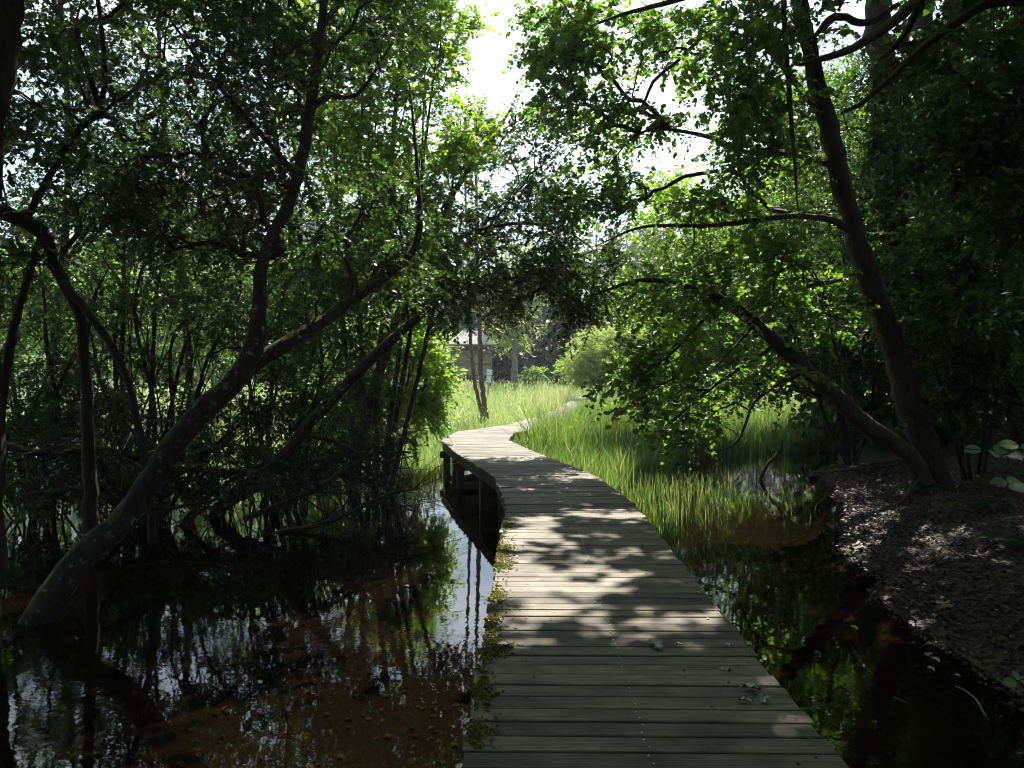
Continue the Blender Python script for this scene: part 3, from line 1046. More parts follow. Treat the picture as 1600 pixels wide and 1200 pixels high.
# tall many-stemmed tree left of the path, sunlit on its right side
tF = [(P(585, 745, 15.4) + np.array([0, 0, -.25]), .075), (P(590, 600, 15.3), .065), (P(606, 420, 15.1), .055), (P(612, 250, 15.0), .045), (P(630, 60, 14.9), .035), (P(640, -120, 14.8), .02)]
lF = []
for (bx, mx_, tx, ty, dd) in [(560, 530, 520, 60, 14.6), (575, 560, 572, -40, 14.8), (600, 655, 664, 120, 15.2), (610, 690, 720, 190, 15.6), (595, 640, 690, 30, 15.0)]:
    lF.append([(P(bx, 745, 15.4) + np.array([0, 0, -.2]), .05), (P((bx + mx_) / 2, 600, 15.2), .045), (P(mx_, 420, dd + .1), .035), (P((mx_ + tx) / 2, (420 + ty) / 2, dd), .026), (P(tx, ty, dd), .012)])
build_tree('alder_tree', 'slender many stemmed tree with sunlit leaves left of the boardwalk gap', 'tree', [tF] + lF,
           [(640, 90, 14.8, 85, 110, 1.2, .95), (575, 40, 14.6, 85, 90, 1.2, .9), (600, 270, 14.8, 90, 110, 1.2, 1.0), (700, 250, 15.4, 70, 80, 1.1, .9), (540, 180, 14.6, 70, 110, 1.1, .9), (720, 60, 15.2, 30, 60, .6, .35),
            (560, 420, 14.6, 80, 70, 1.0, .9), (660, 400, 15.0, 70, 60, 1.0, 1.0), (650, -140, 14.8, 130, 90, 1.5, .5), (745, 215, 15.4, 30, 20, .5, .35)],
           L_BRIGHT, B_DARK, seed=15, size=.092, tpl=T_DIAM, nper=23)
# alder reaching over the path: the dark arch
tH = [(P(545, 760, 15.8) + np.array([0, 0, -.3]), .12), (P(575, 640, 15.7), .105), (P(620, 500, 15.6), .09), (P(665, 390, 15.6), .075), (P(710, 300, 15.7), .06), (P(760, 230, 15.9), .045), (P(800, 170, 16.1), .025)]
lH1 = [(P(655, 410, 15.6), .055), (P(720, 370, 15.7), .045), (P(800, 350, 15.9), .035), (P(880, 360, 16.1), .025), (P(940, 400, 16.2), .012)]
lH2 = [(P(640, 455, 15.6), .045), (P(700, 440, 15.4), .035), (P(760, 450, 15.4), .025), (P(830, 470, 15.5), .012)]
build_tree('alder_tree', 'dark leafed alder arching its crown across the boardwalk', 'tree', [tH, lH1, lH2],
           [(770, 380, 15.7, 100, 80, 1.3, .75), (860, 400, 16.0, 90, 80, 1.2, .75), (700, 430, 15.4, 70, 60, 1.0, .75), (810, 290, 16.0, 100, 60, 1.2, .65), (920, 440, 15.9, 60, 50, .9, 1.1), (775, 468, 15.4, 70, 26, .8, .8), (688, 492, 15.3, 26, 24, .5, .8),
            (870, 490, 15.8, 50, 28, .7, .8), (760, 215, 16.0, 60, 50, .9, .55), (860, 215, 16.0, 60, 50, .9, .5)],
           L_ALDER, B_DARK, seed=16, size=.09, tpl=T_DIAM, nper=23)
# alders closing the left background
for k, (bx, tx, d, lab) in enumerate([(70, 110, 17.0, 'tall shaded alder at the far left behind the elbow limbed tree'), (290, 260, 18.0, 'tall shaded alder in the left background between the willow rods'), (470, 430, 17.0, 'shaded alder in the left background behind the alder fork')]):
    t_ = [(P(bx, 720, d), .11), (P(bx + 6, 600, d), .095), (P((bx + tx) / 2 + 10, 400, d), .08), (P(tx, 200, d), .06), (P(tx - 10, 0, d), .04), (P(tx, -200, d), .02)]
    t_[0][0][2] = float(ground_z(t_[0][0][0], d)) - .15
    m_ = [(P((bx + tx) / 2, 480, d), .05), (P((bx + tx) / 2 - 60, 380, d - .3), .035), (P(tx - 110, 260, d - .6), .015)]
    n_ = [(P((bx + tx) / 2, 430, d), .05), (P((bx + tx) / 2 + 60, 340, d + .3), .035), (P(tx + 110, 220, d + .5), .015)]
    build_tree('alder_tree', lab, 'tree', [t_, m_, n_],
               [(tx, 180, d, 110, 120, 1.8, .42), (tx - 70, 340, d - .3, 90, 80, 1.4, .45), (tx + 80, 320, d, 90, 80, 1.4, .45), (tx, 20, d, 120, 90, 1.8, .4), (bx, 470, d - .4, 110, 60, 1.4, .4), (bx + 30, 590, d - .8, 90, 45, 1.2, .3), (tx - 40, -170, d - .5, 170, 100, 2.2, .75), (tx + 30, -330, d - 2.0, 170, 90, 2.2, .7)],
               L_ALDER, B_DARK, seed=130 + k, size=.10, tpl=T_DIAM, nper=16, L=.6)
# bright bush at the left bend
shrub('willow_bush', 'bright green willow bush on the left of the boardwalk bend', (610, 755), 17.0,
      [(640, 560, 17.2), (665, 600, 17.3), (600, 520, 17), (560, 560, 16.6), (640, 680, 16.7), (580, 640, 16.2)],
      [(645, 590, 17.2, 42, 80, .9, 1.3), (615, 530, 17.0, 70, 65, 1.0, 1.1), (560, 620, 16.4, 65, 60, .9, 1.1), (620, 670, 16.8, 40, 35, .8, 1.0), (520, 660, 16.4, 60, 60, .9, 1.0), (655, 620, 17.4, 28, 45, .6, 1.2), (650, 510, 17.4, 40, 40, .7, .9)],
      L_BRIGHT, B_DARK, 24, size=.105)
# meadow shrubs seen through the left trees
for k, (px, d, ww, hh, lab) in enumerate([(120, 27, 130, 170, 'sunlit shrub in the meadow behind the far left thicket'), (330, 30, 120, 150, 'sunlit shrub in the meadow seen through the left trees'),
                                          (470, 34, 100, 170, 'rounded sunlit shrub in the meadow behind the leaning stem'), (-40, 22, 130, 200, 'tall sunlit shrub beyond the left edge thicket')]):
    shrub('meadow_shrub', lab, (px, 640), d, [(px, 640 - hh, d), (px - ww * .5, 660 - hh, d), (px + ww * .5, 650 - hh, d)],
          [(px, 560 - hh * .25, d, ww, hh * .55, 2.0, .42), (px + ww * .3, 480 - hh * .2, d, ww * .7, hh * .5, 1.8, .36)], L_BRIGHT, B_DARK, 30 + k, size=.12, tpl=T_DIAM, group='shrubs in the meadow')

# tangle of dead branches over the water on the left
r_ = np.random.default_rng(99)
for k, (a, b, c, d_, rr, lab) in enumerate([
        ((330, 742, 12.8), (430, 735, 12.6), (540, 715, 12.4), (640, 712, 12.3), .05, 'dead branch lying level above the pond, topmost of the tangle'),
        ((300, 770, 11.8), (420, 765, 11.8), (520, 745, 12.0), (620, 760, 12.2), .045, 'dead branch in the middle of the tangle at the pond edge'),
        ((380, 812, 11.6), (480, 770, 11.7), (560, 722, 11.9), (610, 690, 12.1), .05, 'dead branch rising to the right out of the pond'),
        ((420, 838, 11.3), (520, 812, 11.5), (600, 775, 11.9), (655, 765, 12.1), .04, 'lowest dead branch of the tangle, close above the water'),
        ((0, 696, 10.5), (80, 712, 10.6), (160, 700, 10.8), (260, 735, 11.2), .06, 'fallen trunk lying level across the far left thicket'),
        ((40, 775, 11.0), (130, 765, 11.2), (240, 790, 11.2), (350, 772, 11.5), .05, 'fallen branch low over the water behind the alder base'),
        ((520, 690, 12.4), (580, 745, 12.1), (620, 790, 11.8), (655, 805, 11.6), .03, 'dead branch dipping its right end into the pond')]):
    pl = [(P(*a), rr), (P(*b), rr * .9), (P(*c), rr * .7), (P(*d_), rr * .3)]
    pts, rad = smooth_path([p for p, _ in pl], [q for _, q in pl], .12)
    pts = pts + np.cumsum(r_.normal(0, .006, pts.shape), axis=0)
    base = pts[0].copy()
    th = thing('dead_branch', lab, 'branch', base, 'dead branches over the left pond')
    V, F = tube(pts, rad, 6, r_, wob=.15)
    obj('stem', mesh_np('stem', V - base, F, B_DARK, smooth=True), th)
    n = 75
    i0 = r_.integers(2, len(pts) - 1, n)
    A = pts[i0]
    dv = nrm(np.gradient(pts, axis=0)[i0] + r_.normal(0, .8, (n, 3)))
    ln = (r_.random(n) ** 1.5 * 1.3 + .25)[:, None]
    Bm = A + dv * ln * .5 + r_.normal(0, .03, (n, 3))
    Be = Bm + nrm(dv + r_.normal(0, .5, (n, 3))) * ln * .5
    V1, F1 = edge_tubes(A, Bm, np.full(n, rr * .22), np.full(n, rr * .15))
    V2, F2 = edge_tubes(Bm, Be, np.full(n, rr * .15), np.full(n, .003))
    stuff(obj('twigs', mesh_np('twigs', np.vstack([V1, V2]) - base, np.vstack([F1, F2 + len(V1)]), B_TWIG), th))

# ------------------------------------------------------------------ trees on the right
gI = P(1478, 770, 14.2)
gI[2] = float(ground_z(gI[0], gI[1])) - .25
tI = [(gI, .42), (P(1462, 735, 14.2), .36), (P(1440, 680, 14.1), .335), (P(1414, 600, 13.9), .325), (P(1380, 495, 13.7), .29), (P(1346, 400, 13.5), .265), (P(1318, 300, 13.3), .245), (P(1291, 200, 13.2), .225), (P(1262, 80, 13.0), .20), (P(1246, 0, 12.9), .19), (P(1225, -150, 12.7), .16), (P(1205, -380, 12.5), .10), (P(1195, -600, 12.4), .05)]
lI1 = [(P(1330, 362, 13.4), .09), (P(1300, 345, 13.2), .085), (P(1245, 338, 12.9), .075), (P(1190, 343, 12.6), .06), (P(1120, 352, 12.3), .055), (P(1050, 353, 12.1), .045), (P(995, 357, 12.0), .03), (P(930, 385, 11.9), .012)]
lI2 = [(P(1300, 262, 13.3), .07), (P(1240, 243, 13.0), .06), (P(1170, 240, 13.3), .055), (P(1105, 215, 13.6), .052), (P(1035, 203, 13.9), .045), (P(990, 215, 14.1), .03), (P(950, 260, 14.2), .012)]
lI3 = [(P(1285, 190, 13.2), .06), (P(1240, 130, 12.8), .07), (P(1160, 40, 13.2), .06), (P(1110, 50, 13.6), .055), (P(1060, 95, 13.9), .05), (P(1020, 130, 14.1), .045), (P(1000, 170, 14.2), .03), (P(965, 185, 14.2), .015)]
lI4 = [(P(1240, -30, 12.9), .12), (P(1150, -20, 13.4), .09), (P(1050, 5, 13.9), .07), (P(960, 30, 14.1), .045), (P(880, 60, 14.2), .02)]
lI5 = [(P(1236, -60, 12.8), .05), (P(1222, 0, 12.3), .065), (P(1229, 120, 12.1), .06), (P(1238, 230, 12.0), .045), (P(1246, 330, 11.9), .015)]
lI6 = [(P(1350, 420, 13.5), .07), (P(1310, 438, 13.1), .06), (P(1255, 448, 12.8), .05), (P(1205, 480, 12.6), .04), (P(1150, 540, 12.4), .025), (P(1090, 600, 12.2), .01)]
lI7 = [(P(1262, 80, 13), .09), (P(1300, 30, 13.2), .10), (P(1350, 40, 13.4), .09), (P(1400, 10, 13.6), .06)]
build_tree('oak_tree', 'big leaning oak trunk on the right bank with long level limbs', 'tree', [tI, lI1, lI2, lI3, lI4, lI5, lI6, lI7],
           [(900, 140, 14.5, 65, 80, 1.0, .95), (885, 40, 14.6, 55, 60, .8, .9), (1000, 45, 14.8, 120, 60, 1.0, .34), (930, 270, 14.4, 75, 60, .9, .9), (1160, 90, 12.8, 100, 90, 1.3, 1.0), (1180, 200, 13.0, 75, 80, 1.1, 1.0), (1060, 50, 14.6, 80, 45, .9, .36),
            (1160, 300, 12.8, 80, 50, 1.0, .5), (1040, 330, 12.2, 50, 25, .6, .3), (945, 200, 14.6, 50, 50, .8, .9), (1050, 185, 14.0, 50, 25, .6, .6), (1240, 400, 13.0, 90, 50, 1.0, .5), (1100, 400, 12.4, 70, 40, .9, .35),
            (1000, -120, 14.6, 200, 60, 1.2, .15), (1180, -260, 12.6, 220, 120, 2.2, .6), (950, -330, 12.4, 180, 110, 2.0, .04), (1250, -520, 12.5, 200, 120, 2.2, .5), (1040, -480, 11.6, 200, 100, 1.4, .75), (1080, -430, 10.2, 190, 110, 1.2, 1.6), (880, -60, 14.2, 60, 50, .8, .3)],
           L_OAK, B_OAK, size=.098, nper=15, seed=41, tpl=T_ROUND, sides=14, slim=.66)
# second stem, bowing low over the water
tJ = [(P(1452, 742, 13.9), .26), (P(1425, 715, 13.8), .25), (P(1350, 660, 13.4), .225), (P(1292, 606, 13.1), .205), (P(1240, 560, 12.8), .185), (P(1200, 523, 12.6), .165), (P(1140, 476, 12.3), .13), (P(1070, 448, 12.0), .09), (P(1000, 438, 11.8), .05), (P(930, 460, 11.7), .02)]
tJ[0][0][2] = float(ground_z(tJ[0][0][0], tJ[0][0][1])) - .15
lJ1 = [(P(1215, 535, 12.6), .06), (P(1180, 560, 12.4), .05), (P(1120, 600, 12.1), .04), (P(1060, 650, 11.9), .03), (P(1010, 690, 11.8), .012)]
lJ2 = [(P(1262, 580, 12.9), .05), (P(1215, 600, 12.6), .045), (P(1178, 630, 12.4), .038), (P(1165, 665, 12.3), .032), (P(1148, 695, 12.3), .025), (P(1105, 712, 12.2), .012)]
lJ3 = [(P(1130, 470, 12.3), .05), (P(1090, 510, 12.1), .04), (P(1040, 560, 11.9), .03), (P(980, 600, 11.8), .015)]
lJ4 = [(P(1350, 655, 13.4), .05), (P(1310, 560, 13.2), .045), (P(1290, 470, 13.0), .03), (P(1260, 400, 12.9), .015)]
build_tree('oak_tree', 'oak stem bowing low over the water with hanging leafy branches', 'tree', [tJ, lJ1, lJ2, lJ3, lJ4],
           [(1060, 570, 12.0, 75, 60, 1.1, .42), (1010, 630, 11.9, 38, 60, .8, .50), (1090, 470, 12.2, 100, 45, 1.0, .42), (1150, 580, 12.5, 80, 50, 1.0, .35), (1062, 670, 12.0, 32, 38, .6, .8), (965, 600, 11.9, 28, 22, .5, .6),
            (1200, 440, 12.6, 90, 50, 1.0, .40), (1020, 480, 11.9, 50, 30, .8, .4), (1110, 640, 12.2, 40, 35, .6, .4), (1270, 500, 13.0, 80, 60, 1.0, .4), (1120, 490, 11.8, 50, 30, .5, .4)],
           L_OAK, B_OAK, size=.094, nper=16, seed=42, tpl=T_ROUND, sides=12, slim=.64)


def straight_tree(label, pts, radii, lobes, seed, mat=L_DARK, bark=B_DARK, size=.10, tpl=T_DIAM, dens=None):
    pol = [(P(*p), q) for p, q in zip(pts, radii)]
    b = pol[0][0]
    b[2] = float(ground_z(b[0], b[1])) - .2
    return build_tree('forest_tree', label, 'tree', [pol], lobes, mat, bark, size=size, seed=seed, nper=14, L=.55, tpl=tpl)


straight_tree('straight dark trunk rising just behind the big leaning oak', [(1440, 690, 18), (1412, 500, 18), (1388, 300, 18), (1376, 150, 18), (1365, 0, 18), (1355, -250, 18), (1350, -500, 18)], [.34, .30, .28, .26, .24, .18, .06],
              [(1330, 220, 17.5, 100, 110, 1.6, .65), (1420, 120, 17.5, 120, 100, 1.6, .65), (1300, 350, 18.0, 90, 80, 1.4, .65), (1350, -260, 18, 230, 150, 2.5, .4)], 51)
straight_tree('dark trunk second from the leaning oak, deeper in the wood', [(1480, 690, 21), (1462, 450, 21), (1442, 200, 21), (1438, 0, 21), (1440, -300, 21)], [.34, .30, .27, .24, .08],
              [(1470, 260, 20.5, 120, 120, 1.8, .6), (1400, 420, 20, 110, 90, 1.6, .6), (1450, -200, 21, 200, 150, 2.6, .4)], 52)
straight_tree('dark trunk leaning left near the right edge of the wood', [(1610, 650, 17), (1580, 590, 17), (1545, 480, 17), (1510, 330, 17), (1490, 150, 17), (1480, -150, 17)], [.30, .26, .24, .22, .20, .08],
              [(1530, 380, 16.5, 120, 120, 1.6, .6), (1580, 200, 16.5, 120, 120, 1.6, .6), (1560, -150, 17, 200, 120, 2.4, .4)], 53)
straight_tree('thin dark trunk at the right edge behind the hazel', [(1640, 660, 13), (1625, 450, 13), (1600, 250, 13), (1590, 0, 13), (1590, -300, 13)], [.17, .15, .13, .11, .04],
              [(1570, 300, 12.5, 100, 100, 1.2, .6), (1580, 520, 12.5, 90, 90, 1.2, .6), (1560, 80, 12.5, 100, 90, 1.2, .6)], 54)
# mossy-limbed tree just outside the right edge
gN = P(1830, 780, 8.6)
gN[2] = float(ground_z(gN[0], gN[1])) - .25
tN = [(gN, .30), (P(1810, 500, 8.7), .25), (P(1770, 200, 8.8), .22), (P(1720, 0, 8.9), .19), (P(1650, -200, 9), .15), (P(1600, -500, 9.2), .08)]
lN1 = [(P(1712, 30, 8.9), .10), (P(1640, -30, 8.8), .095), (P(1540, -40, 8.7), .085), (P(1450, -10, 8.6), .075), (P(1395, 35, 8.5), .065), (P(1330, 78, 8.4), .05), (P(1285, 93, 8.4), .038), (P(1246, 104, 8.4), .02)]
lN2 = [(P(1745, 120, 8.8), .09), (P(1660, 20, 8.9), .08), (P(1560, 5, 9.0), .07), (P(1500, 32, 9.1), .06), (P(1445, 72, 9.2), .055), (P(1385, 128, 9.3), .045), (P(1340, 165, 9.4), .035), (P(1312, 178, 9.4), .02)]
lN3 = [(P(1430, 12, 8.6), .05), (P(1415, 50, 8.9), .045), (P(1385, 85, 9.2), .035), (P(1370, 95, 9.4), .02)]
build_tree('mossy_tree', 'tree at the right edge with two moss covered limbs crossing the oak', 'tree', [tN, lN1, lN2, lN3],
           [(1560, 120, 9.3, 90, 100, 1.1, .8), (1500, 220, 9.6, 80, 80, 1.0, .7), (1590, 330, 9.2, 70, 90, 1.0, .8), (1480, 60, 9.6, 60, 50, .8, .5), (1560, -180, 9.4, 220, 120, 2.0, .6), (1400, -260, 9.6, 180, 100, 1.8, .5), (1700, 300, 9, 120, 200, 1.4, .7)],
           L_DARK, B_MOSSY, seed=43, size=.105, tpl=T_DIAM, slim=.85)
# understorey on the bank
shrub('hazel_shrub', 'dark hazel shrub under the trees right of the leaning oak', (1520, 700), 14.5, [(1480, 420, 14.2), (1560, 400, 14.4), (1440, 520, 14), (1600, 480, 14.3), (1520, 560, 13.8)],
      [(1500, 470, 14.2, 110, 90, 1.4, .75), (1570, 560, 14.0, 90, 70, 1.2, .75), (1450, 380, 14.6, 80, 70, 1.1, .6), (1490, 620, 14.0, 70, 45, 1.0, .5)], L_DARK, B_DARK, 44, size=.11)
shrub('hazel_shrub', 'hazel shrub behind the bowing oak stem deep in shade', (1330, 650), 19, [(1290, 440, 19), (1350, 420, 19), (1240, 520, 18.6), (1390, 520, 19), (1310, 340, 19)],
      [(1300, 480, 19, 100, 90, 1.6, .6), (1350, 400, 19.4, 90, 80, 1.5, .55), (1240, 590, 18.8, 60, 50, 1.2, .5), (1380, 580, 19, 70, 50, 1.2, .5)], L_DARK, B_DARK, 45, size=.105, tpl=T_DIAM)
# sunlit trees at the meadow edge on the right
tO = [(P(1330, 690, 24.5), .15), (P(1290, 600, 24.2), .13), (P(1220, 500, 23.8), .11), (P(1150, 400, 23.4), .085), (P(1090, 290, 23), .04)]
tO[0][0][2] = float(ground_z(tO[0][0][0], tO[0][0][1])) - .2
lO1 = [(P(1240, 530, 23.9), .07), (P(1120, 520, 23), .05), (P(1030, 510, 22.4), .02)]
lO2 = [(P(1200, 470, 23.7), .06), (P(1210, 400, 23.5), .05), (P(1220, 300, 23.4), .02)]
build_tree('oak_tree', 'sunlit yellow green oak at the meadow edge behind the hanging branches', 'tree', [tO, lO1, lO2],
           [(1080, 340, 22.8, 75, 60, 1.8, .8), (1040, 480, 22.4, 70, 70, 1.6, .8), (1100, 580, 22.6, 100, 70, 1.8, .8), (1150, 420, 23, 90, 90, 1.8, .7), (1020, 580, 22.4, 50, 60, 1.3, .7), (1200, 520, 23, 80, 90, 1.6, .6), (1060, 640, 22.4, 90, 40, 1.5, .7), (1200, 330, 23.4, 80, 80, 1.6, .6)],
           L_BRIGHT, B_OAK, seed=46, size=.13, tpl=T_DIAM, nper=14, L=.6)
tO2 = [(P(1290, 660, 27), .22), (P(1280, 500, 27), .18), (P(1260, 300, 27), .13), (P(1250, 120, 27), .05)]
tO2[0][0][2] = float(ground_z(tO2[0][0][0], tO2[0][0][1])) - .2
build_tree('oak_tree', 'tall lit oak deeper behind the leaning trunk on the right', 'tree', [tO2],
           [(1260, 200, 27, 90, 110, 2.2, .5), (1290, 380, 27, 110, 110, 2.2, .5), (1230, 520, 26.5, 90, 70, 2.0, .5), (1350, 260, 27, 90, 110, 2, .4)], L_OAK, B_OAK, seed=47, size=.16, tpl=T_DIAM, nper=14, L=.7)

# ------------------------------------------------------------------ in the meadow
tT = [(P(760, 652, 30), .12), (P(757, 630, 30), .105), (P(752, 590, 30), .095), (P(750, 540, 30), .09), (P(748, 480, 30), .085), (P(745, 380, 30), .07), (P(744, 270, 30), .055), (P(742, 160, 30), .02)]
tT[0][0][2] = float(ground_z(tT[0][0][0], tT[0][0][1])) - .1
lT0 = [(P(754, 652, 30), .09), (P(750, 635, 30), .08), (P(741, 595, 29.8), .072), (P(736, 540, 29.7), .066), (P(733, 480, 29.7), .06), (P(730, 380, 29.7), .05), (P(727, 290, 29.7), .035), (P(725, 200, 29.7), .012)]
lT0[0][0][2] = tT[0][0][2]
lts = []
for (x, y, ex, ey, q) in [(741, 592, 702, 572, .028), (736, 560, 708, 540, .02), (750, 565, 766, 548, .025), (752, 600, 722, 588, .02), (748, 500, 770, 486, .02), (733, 500, 705, 495, .018), (746, 420, 780, 400, .02), (731, 400, 700, 380, .02), (745, 340, 790, 330, .02), (729, 330, 690, 320, .018), (744, 270, 775, 240, .015), (727, 270, 705, 240, .015)]:
    a, e = P(x, y, 29.9), P(ex, ey, 29.6)
    lts.append([(a, q), ((a + e) / 2 + np.array([0, 0, .05]), q * .7), (e, q * .3)])
build_tree('twin_trunk_tree', 'pair of slim pinkish trunks with dead side branches standing in the meadow', 'tree', [tT, lT0] + lts,
           [(740, 200, 29.7, 60, 50, 1.2, .10), (760, 330, 29.7, 50, 40, 1.0, .06), (705, 330, 29.7, 30, 40, .8, .05)], L_ALDER, B_PINE, seed=61, size=.09, tpl=T_DIAM)

# observation hut on stilts
HD = 58.0
hc = P(737, 585, HD)
hz0 = float(ground_z(hc[0], hc[1]))
hut = thing('observation_hut', 'wooden hut on stilts with pale hipped roof behind the twin trunks', 'hut', (hc[0], hc[1], hz0))
hw, hd_ = 2.85, 2.2
fl = EYE - (583 - HOR) / F_PX * HD - hz0          # floor height above the ground
wt = EYE - (548 - HOR) / F_PX * HD - hz0          # top of the boarding
ev = EYE - (538 - HOR) / F_PX * HD - hz0          # eaves
rt = EYE - (514 - HOR) / F_PX * HD - hz0
m = MB()
m.box((0, 0, fl - .06), (hw + .1, hd_ + .1, .12))
obj('floor', m.mesh('floor', M_HUT), hut)
nb = 9
for side in range(4):
    for k in range(nb):
        bh = (wt - fl) / nb
        z = fl + .004 + (k + .5) * bh
        m = MB()
        if side in (0, 1):
            m.box((0, (-1 if side == 0 else 1) * hd_ / 2, z), (hw, .03, bh - .018), rx=.10 * (1 if side == 0 else -1))
        else:
            m.box(((-1 if side == 2 else 1) * hw / 2, 0, z), (.03, hd_ - .04, bh - .018))
        obj('wall_board', m.mesh('wall_board', M_HUT), hut)
for sx in (-1, 1):
    for sy in (-1, 1):
        m = MB()
        m.box((sx * (hw / 2 - .09), sy * (hd_ / 2 - .09), (ev + .02 - .3) / 2), (.13, .13, ev + .02 + .3))
        obj('corner_post', m.mesh('corner_post', M_HUT), hut)
m = MB()
ow, od = hw / 2 + .28, hd_ / 2 + .28
m.add([(-ow, -od, ev), (ow, -od, ev), (ow, od, ev), (-ow, od, ev), (-.55, 0, rt), (.55, 0, rt), (-ow, -od, ev - .10), (ow, -od, ev - .10), (ow, od, ev - .10), (-ow, od, ev - .10)],
      [(0, 1, 5, 4), (1, 2, 5), (2, 3, 4, 5), (3, 0, 4), (0, 6, 7, 1), (1, 7, 8, 2), (2, 8, 9, 3), (3, 9, 6, 0), (9, 8, 7, 6)])
roof = obj('roof', m.mesh('roof', M_HUTROOF), hut)
m = MB()
m.box((0, 0, rt + .02), (1.2, .14, .06))
obj('ridge_cap', m.mesh('ridge_cap', M_HUTROOF), roof)
for sx in (-1, 0, 1):
    m = MB()
    m.box((sx * .9, -hd_ / 2 - .02, fl - .35), (.1, .1, .7 if sx else .5))
    obj('brace', m.mesh('brace', M_JOIST), hut)

# information board
ic = P(763, 612, 42)
ig = float(ground_z(ic[0], ic[1]))
board = thing('information_board', 'small white and blue information board beside the twin trunks', 'sign', (ic[0], ic[1], ig))
zt = EYE - (577 - HOR) / F_PX * 42 - ig
m = MB()
m.box((0, .04, zt / 2 - .1), (.07, .07, zt - .1), ry=0.10)
obj('post', m.mesh('post', M_STEEL), board)
for k, (z0, z1, sh) in enumerate([(zt - .30, zt, .06), (zt - .70, zt - .33, .02)]):
    m = MB()
    m.box((0, 0, 0), (.30 - .04 * k, .02, z1 - z0))
    obj('panel', m.mesh('panel', M_SIGN), board, (sh, -.02, (z0 + z1) / 2), (R(-8), R(9), 0))

# grey willow and the pale tree
shrub('grey_willow', 'large rounded grey green willow bush at the meadow edge', (945, 600), 46, [(930, 540, 46), (965, 525, 46), (905, 560, 45.5), (1000, 545, 46)],
      [(940, 555, 46, 50, 40, 2.2, 1.5), (975, 545, 46.5, 50, 45, 2.2, 1.4), (910, 575, 45.5, 25, 22, 1.2, 1.3), (950, 585, 45.5, 55, 20, 2.0, 1.3), (1010, 560, 47, 40, 40, 2.0, 1.2)], L_WILLOW, B_DARK, 62, size=.15, tpl=T_NARROW, nper=22, L=.55, cat='bush', r0=.07)
for k, (px, py, d, ww, hh, lab) in enumerate([(885, 580, 58, 14, 16, 'small yellow green bush left of the grey willow'), (832, 585, 62, 16, 9, 'low yellow green bush at the foot of the pale tree'), (700, 575, 60, 22, 26, 'small bush left of the stilted hut')]):
    shrub('meadow_bush', lab, (px, 600), d, [(px, py - hh * .5, d), (px + ww * .5, py, d)], [(px, py, d, ww, hh, 1.2, 1.0)], L_BRIGHT, B_DARK, 63 + k, size=.17, tpl=T_DIAM, cat='bush', group='low bushes in the meadow')
gQ = P(804, 590, 62)
gQ[2] = float(ground_z(gQ[0], gQ[1])) - .2
tQ = [(gQ, .28), (P(804, 560, 62), .24), (P(802, 510, 62), .20), (P(803, 450, 62), .14), (P(800, 380, 62), .05)]
lq = []
for (y, ex, ey) in [(565, 770, 545), (560, 840, 530), (540, 765, 515), (535, 835, 500), (515, 770, 480), (505, 842, 470), (480, 775, 450), (470, 835, 440)]:
    a, e = P(803, y, 62), P(ex, ey, 61.5)
    lq.append([(a, .09), ((a + e) / 2 + np.array([0, 0, .25]), .06), (e, .02)])
build_tree('pale_tree', 'pale lichen grey half dead tree right of the hut', 'tree', [tQ] + lq, [(803, 500, 62, 45, 55, 2.0, .22), (803, 430, 62, 50, 50, 2.0, .25)], L_WILLOW, B_PALE, seed=66, size=.16, tpl=T_DIAM, nper=12, L=.8, twig=3.0)

# ------------------------------------------------------------------ far forest, hillside wood and the wood around the path (one mass each)
def conifers(name, label, spots, seed, mat, per=900, leaf=.55):
    r = np.random.default_rng(seed)
    Lp, La, Ln, Ls, Lt = [], [], [], [], []
    tv, tf = [], []
    nv = 0
    for (x, y, h, wd) in spots:
        z0 = float(ground_z(x, y)) - .3
        n = per
        t = 1 - np.sqrt(r.random(n)) * .96
        t = .06 + t * .94
        an = r.random(n) * 2 * math.pi
        whorl = np.round(t * 16) / 16 * .75 + t * .25
        rad = wd * (1 - whorl) ** .8 * np.sqrt(r.random(n)) * (0.75 + .5 * vnoise(an * 2 + x, whorl * 30 + y, 1.0, 8))
        rd = np.stack([np.cos(an), np.sin(an), np.zeros(n)], 1)
        p = np.array([x, y, z0]) + rd * rad[:, None]
        p[:, 2] += whorl * h - rad * .22
        Lp.append(p)
        La.append(rd + np.array([0, 0, -.35]) + r.normal(0, .3, (n, 3)))
        Ln.append(UP + rd * .4 + r.normal(0, .5, (n, 3)))
        Ls.append(leaf * r.uniform(.5, 1.3, n) * (1 - .45 * t))
        Lt.append(np.clip(r.random() * .5 + r.random(n) * .5, 0, 1))
        V, F = edge_tubes(np.array([[x, y, z0]]), np.array([[x, y, z0 + h * .97]]), np.array([h * .014 + .05]), np.array([.02]), 6)
        tv.append(V)
        tf.append(F + nv)
        nv += len(V)
    o = obj(name, leaf_mesh(name, np.vstack(Lp), np.vstack(La), np.vstack(Ln), np.concatenate(Ls), np.concatenate(Lt), T_DIAM, mat))
    LEAF_COUNT[0] += 2 * sum(len(a) for a in Lp)
    stuff(o, label, 'forest')
    tr = obj('trunks', mesh_np('trunks', np.vstack(tv), np.vstack(tf), B_DARK), o)
    stuff(tr)
    return o


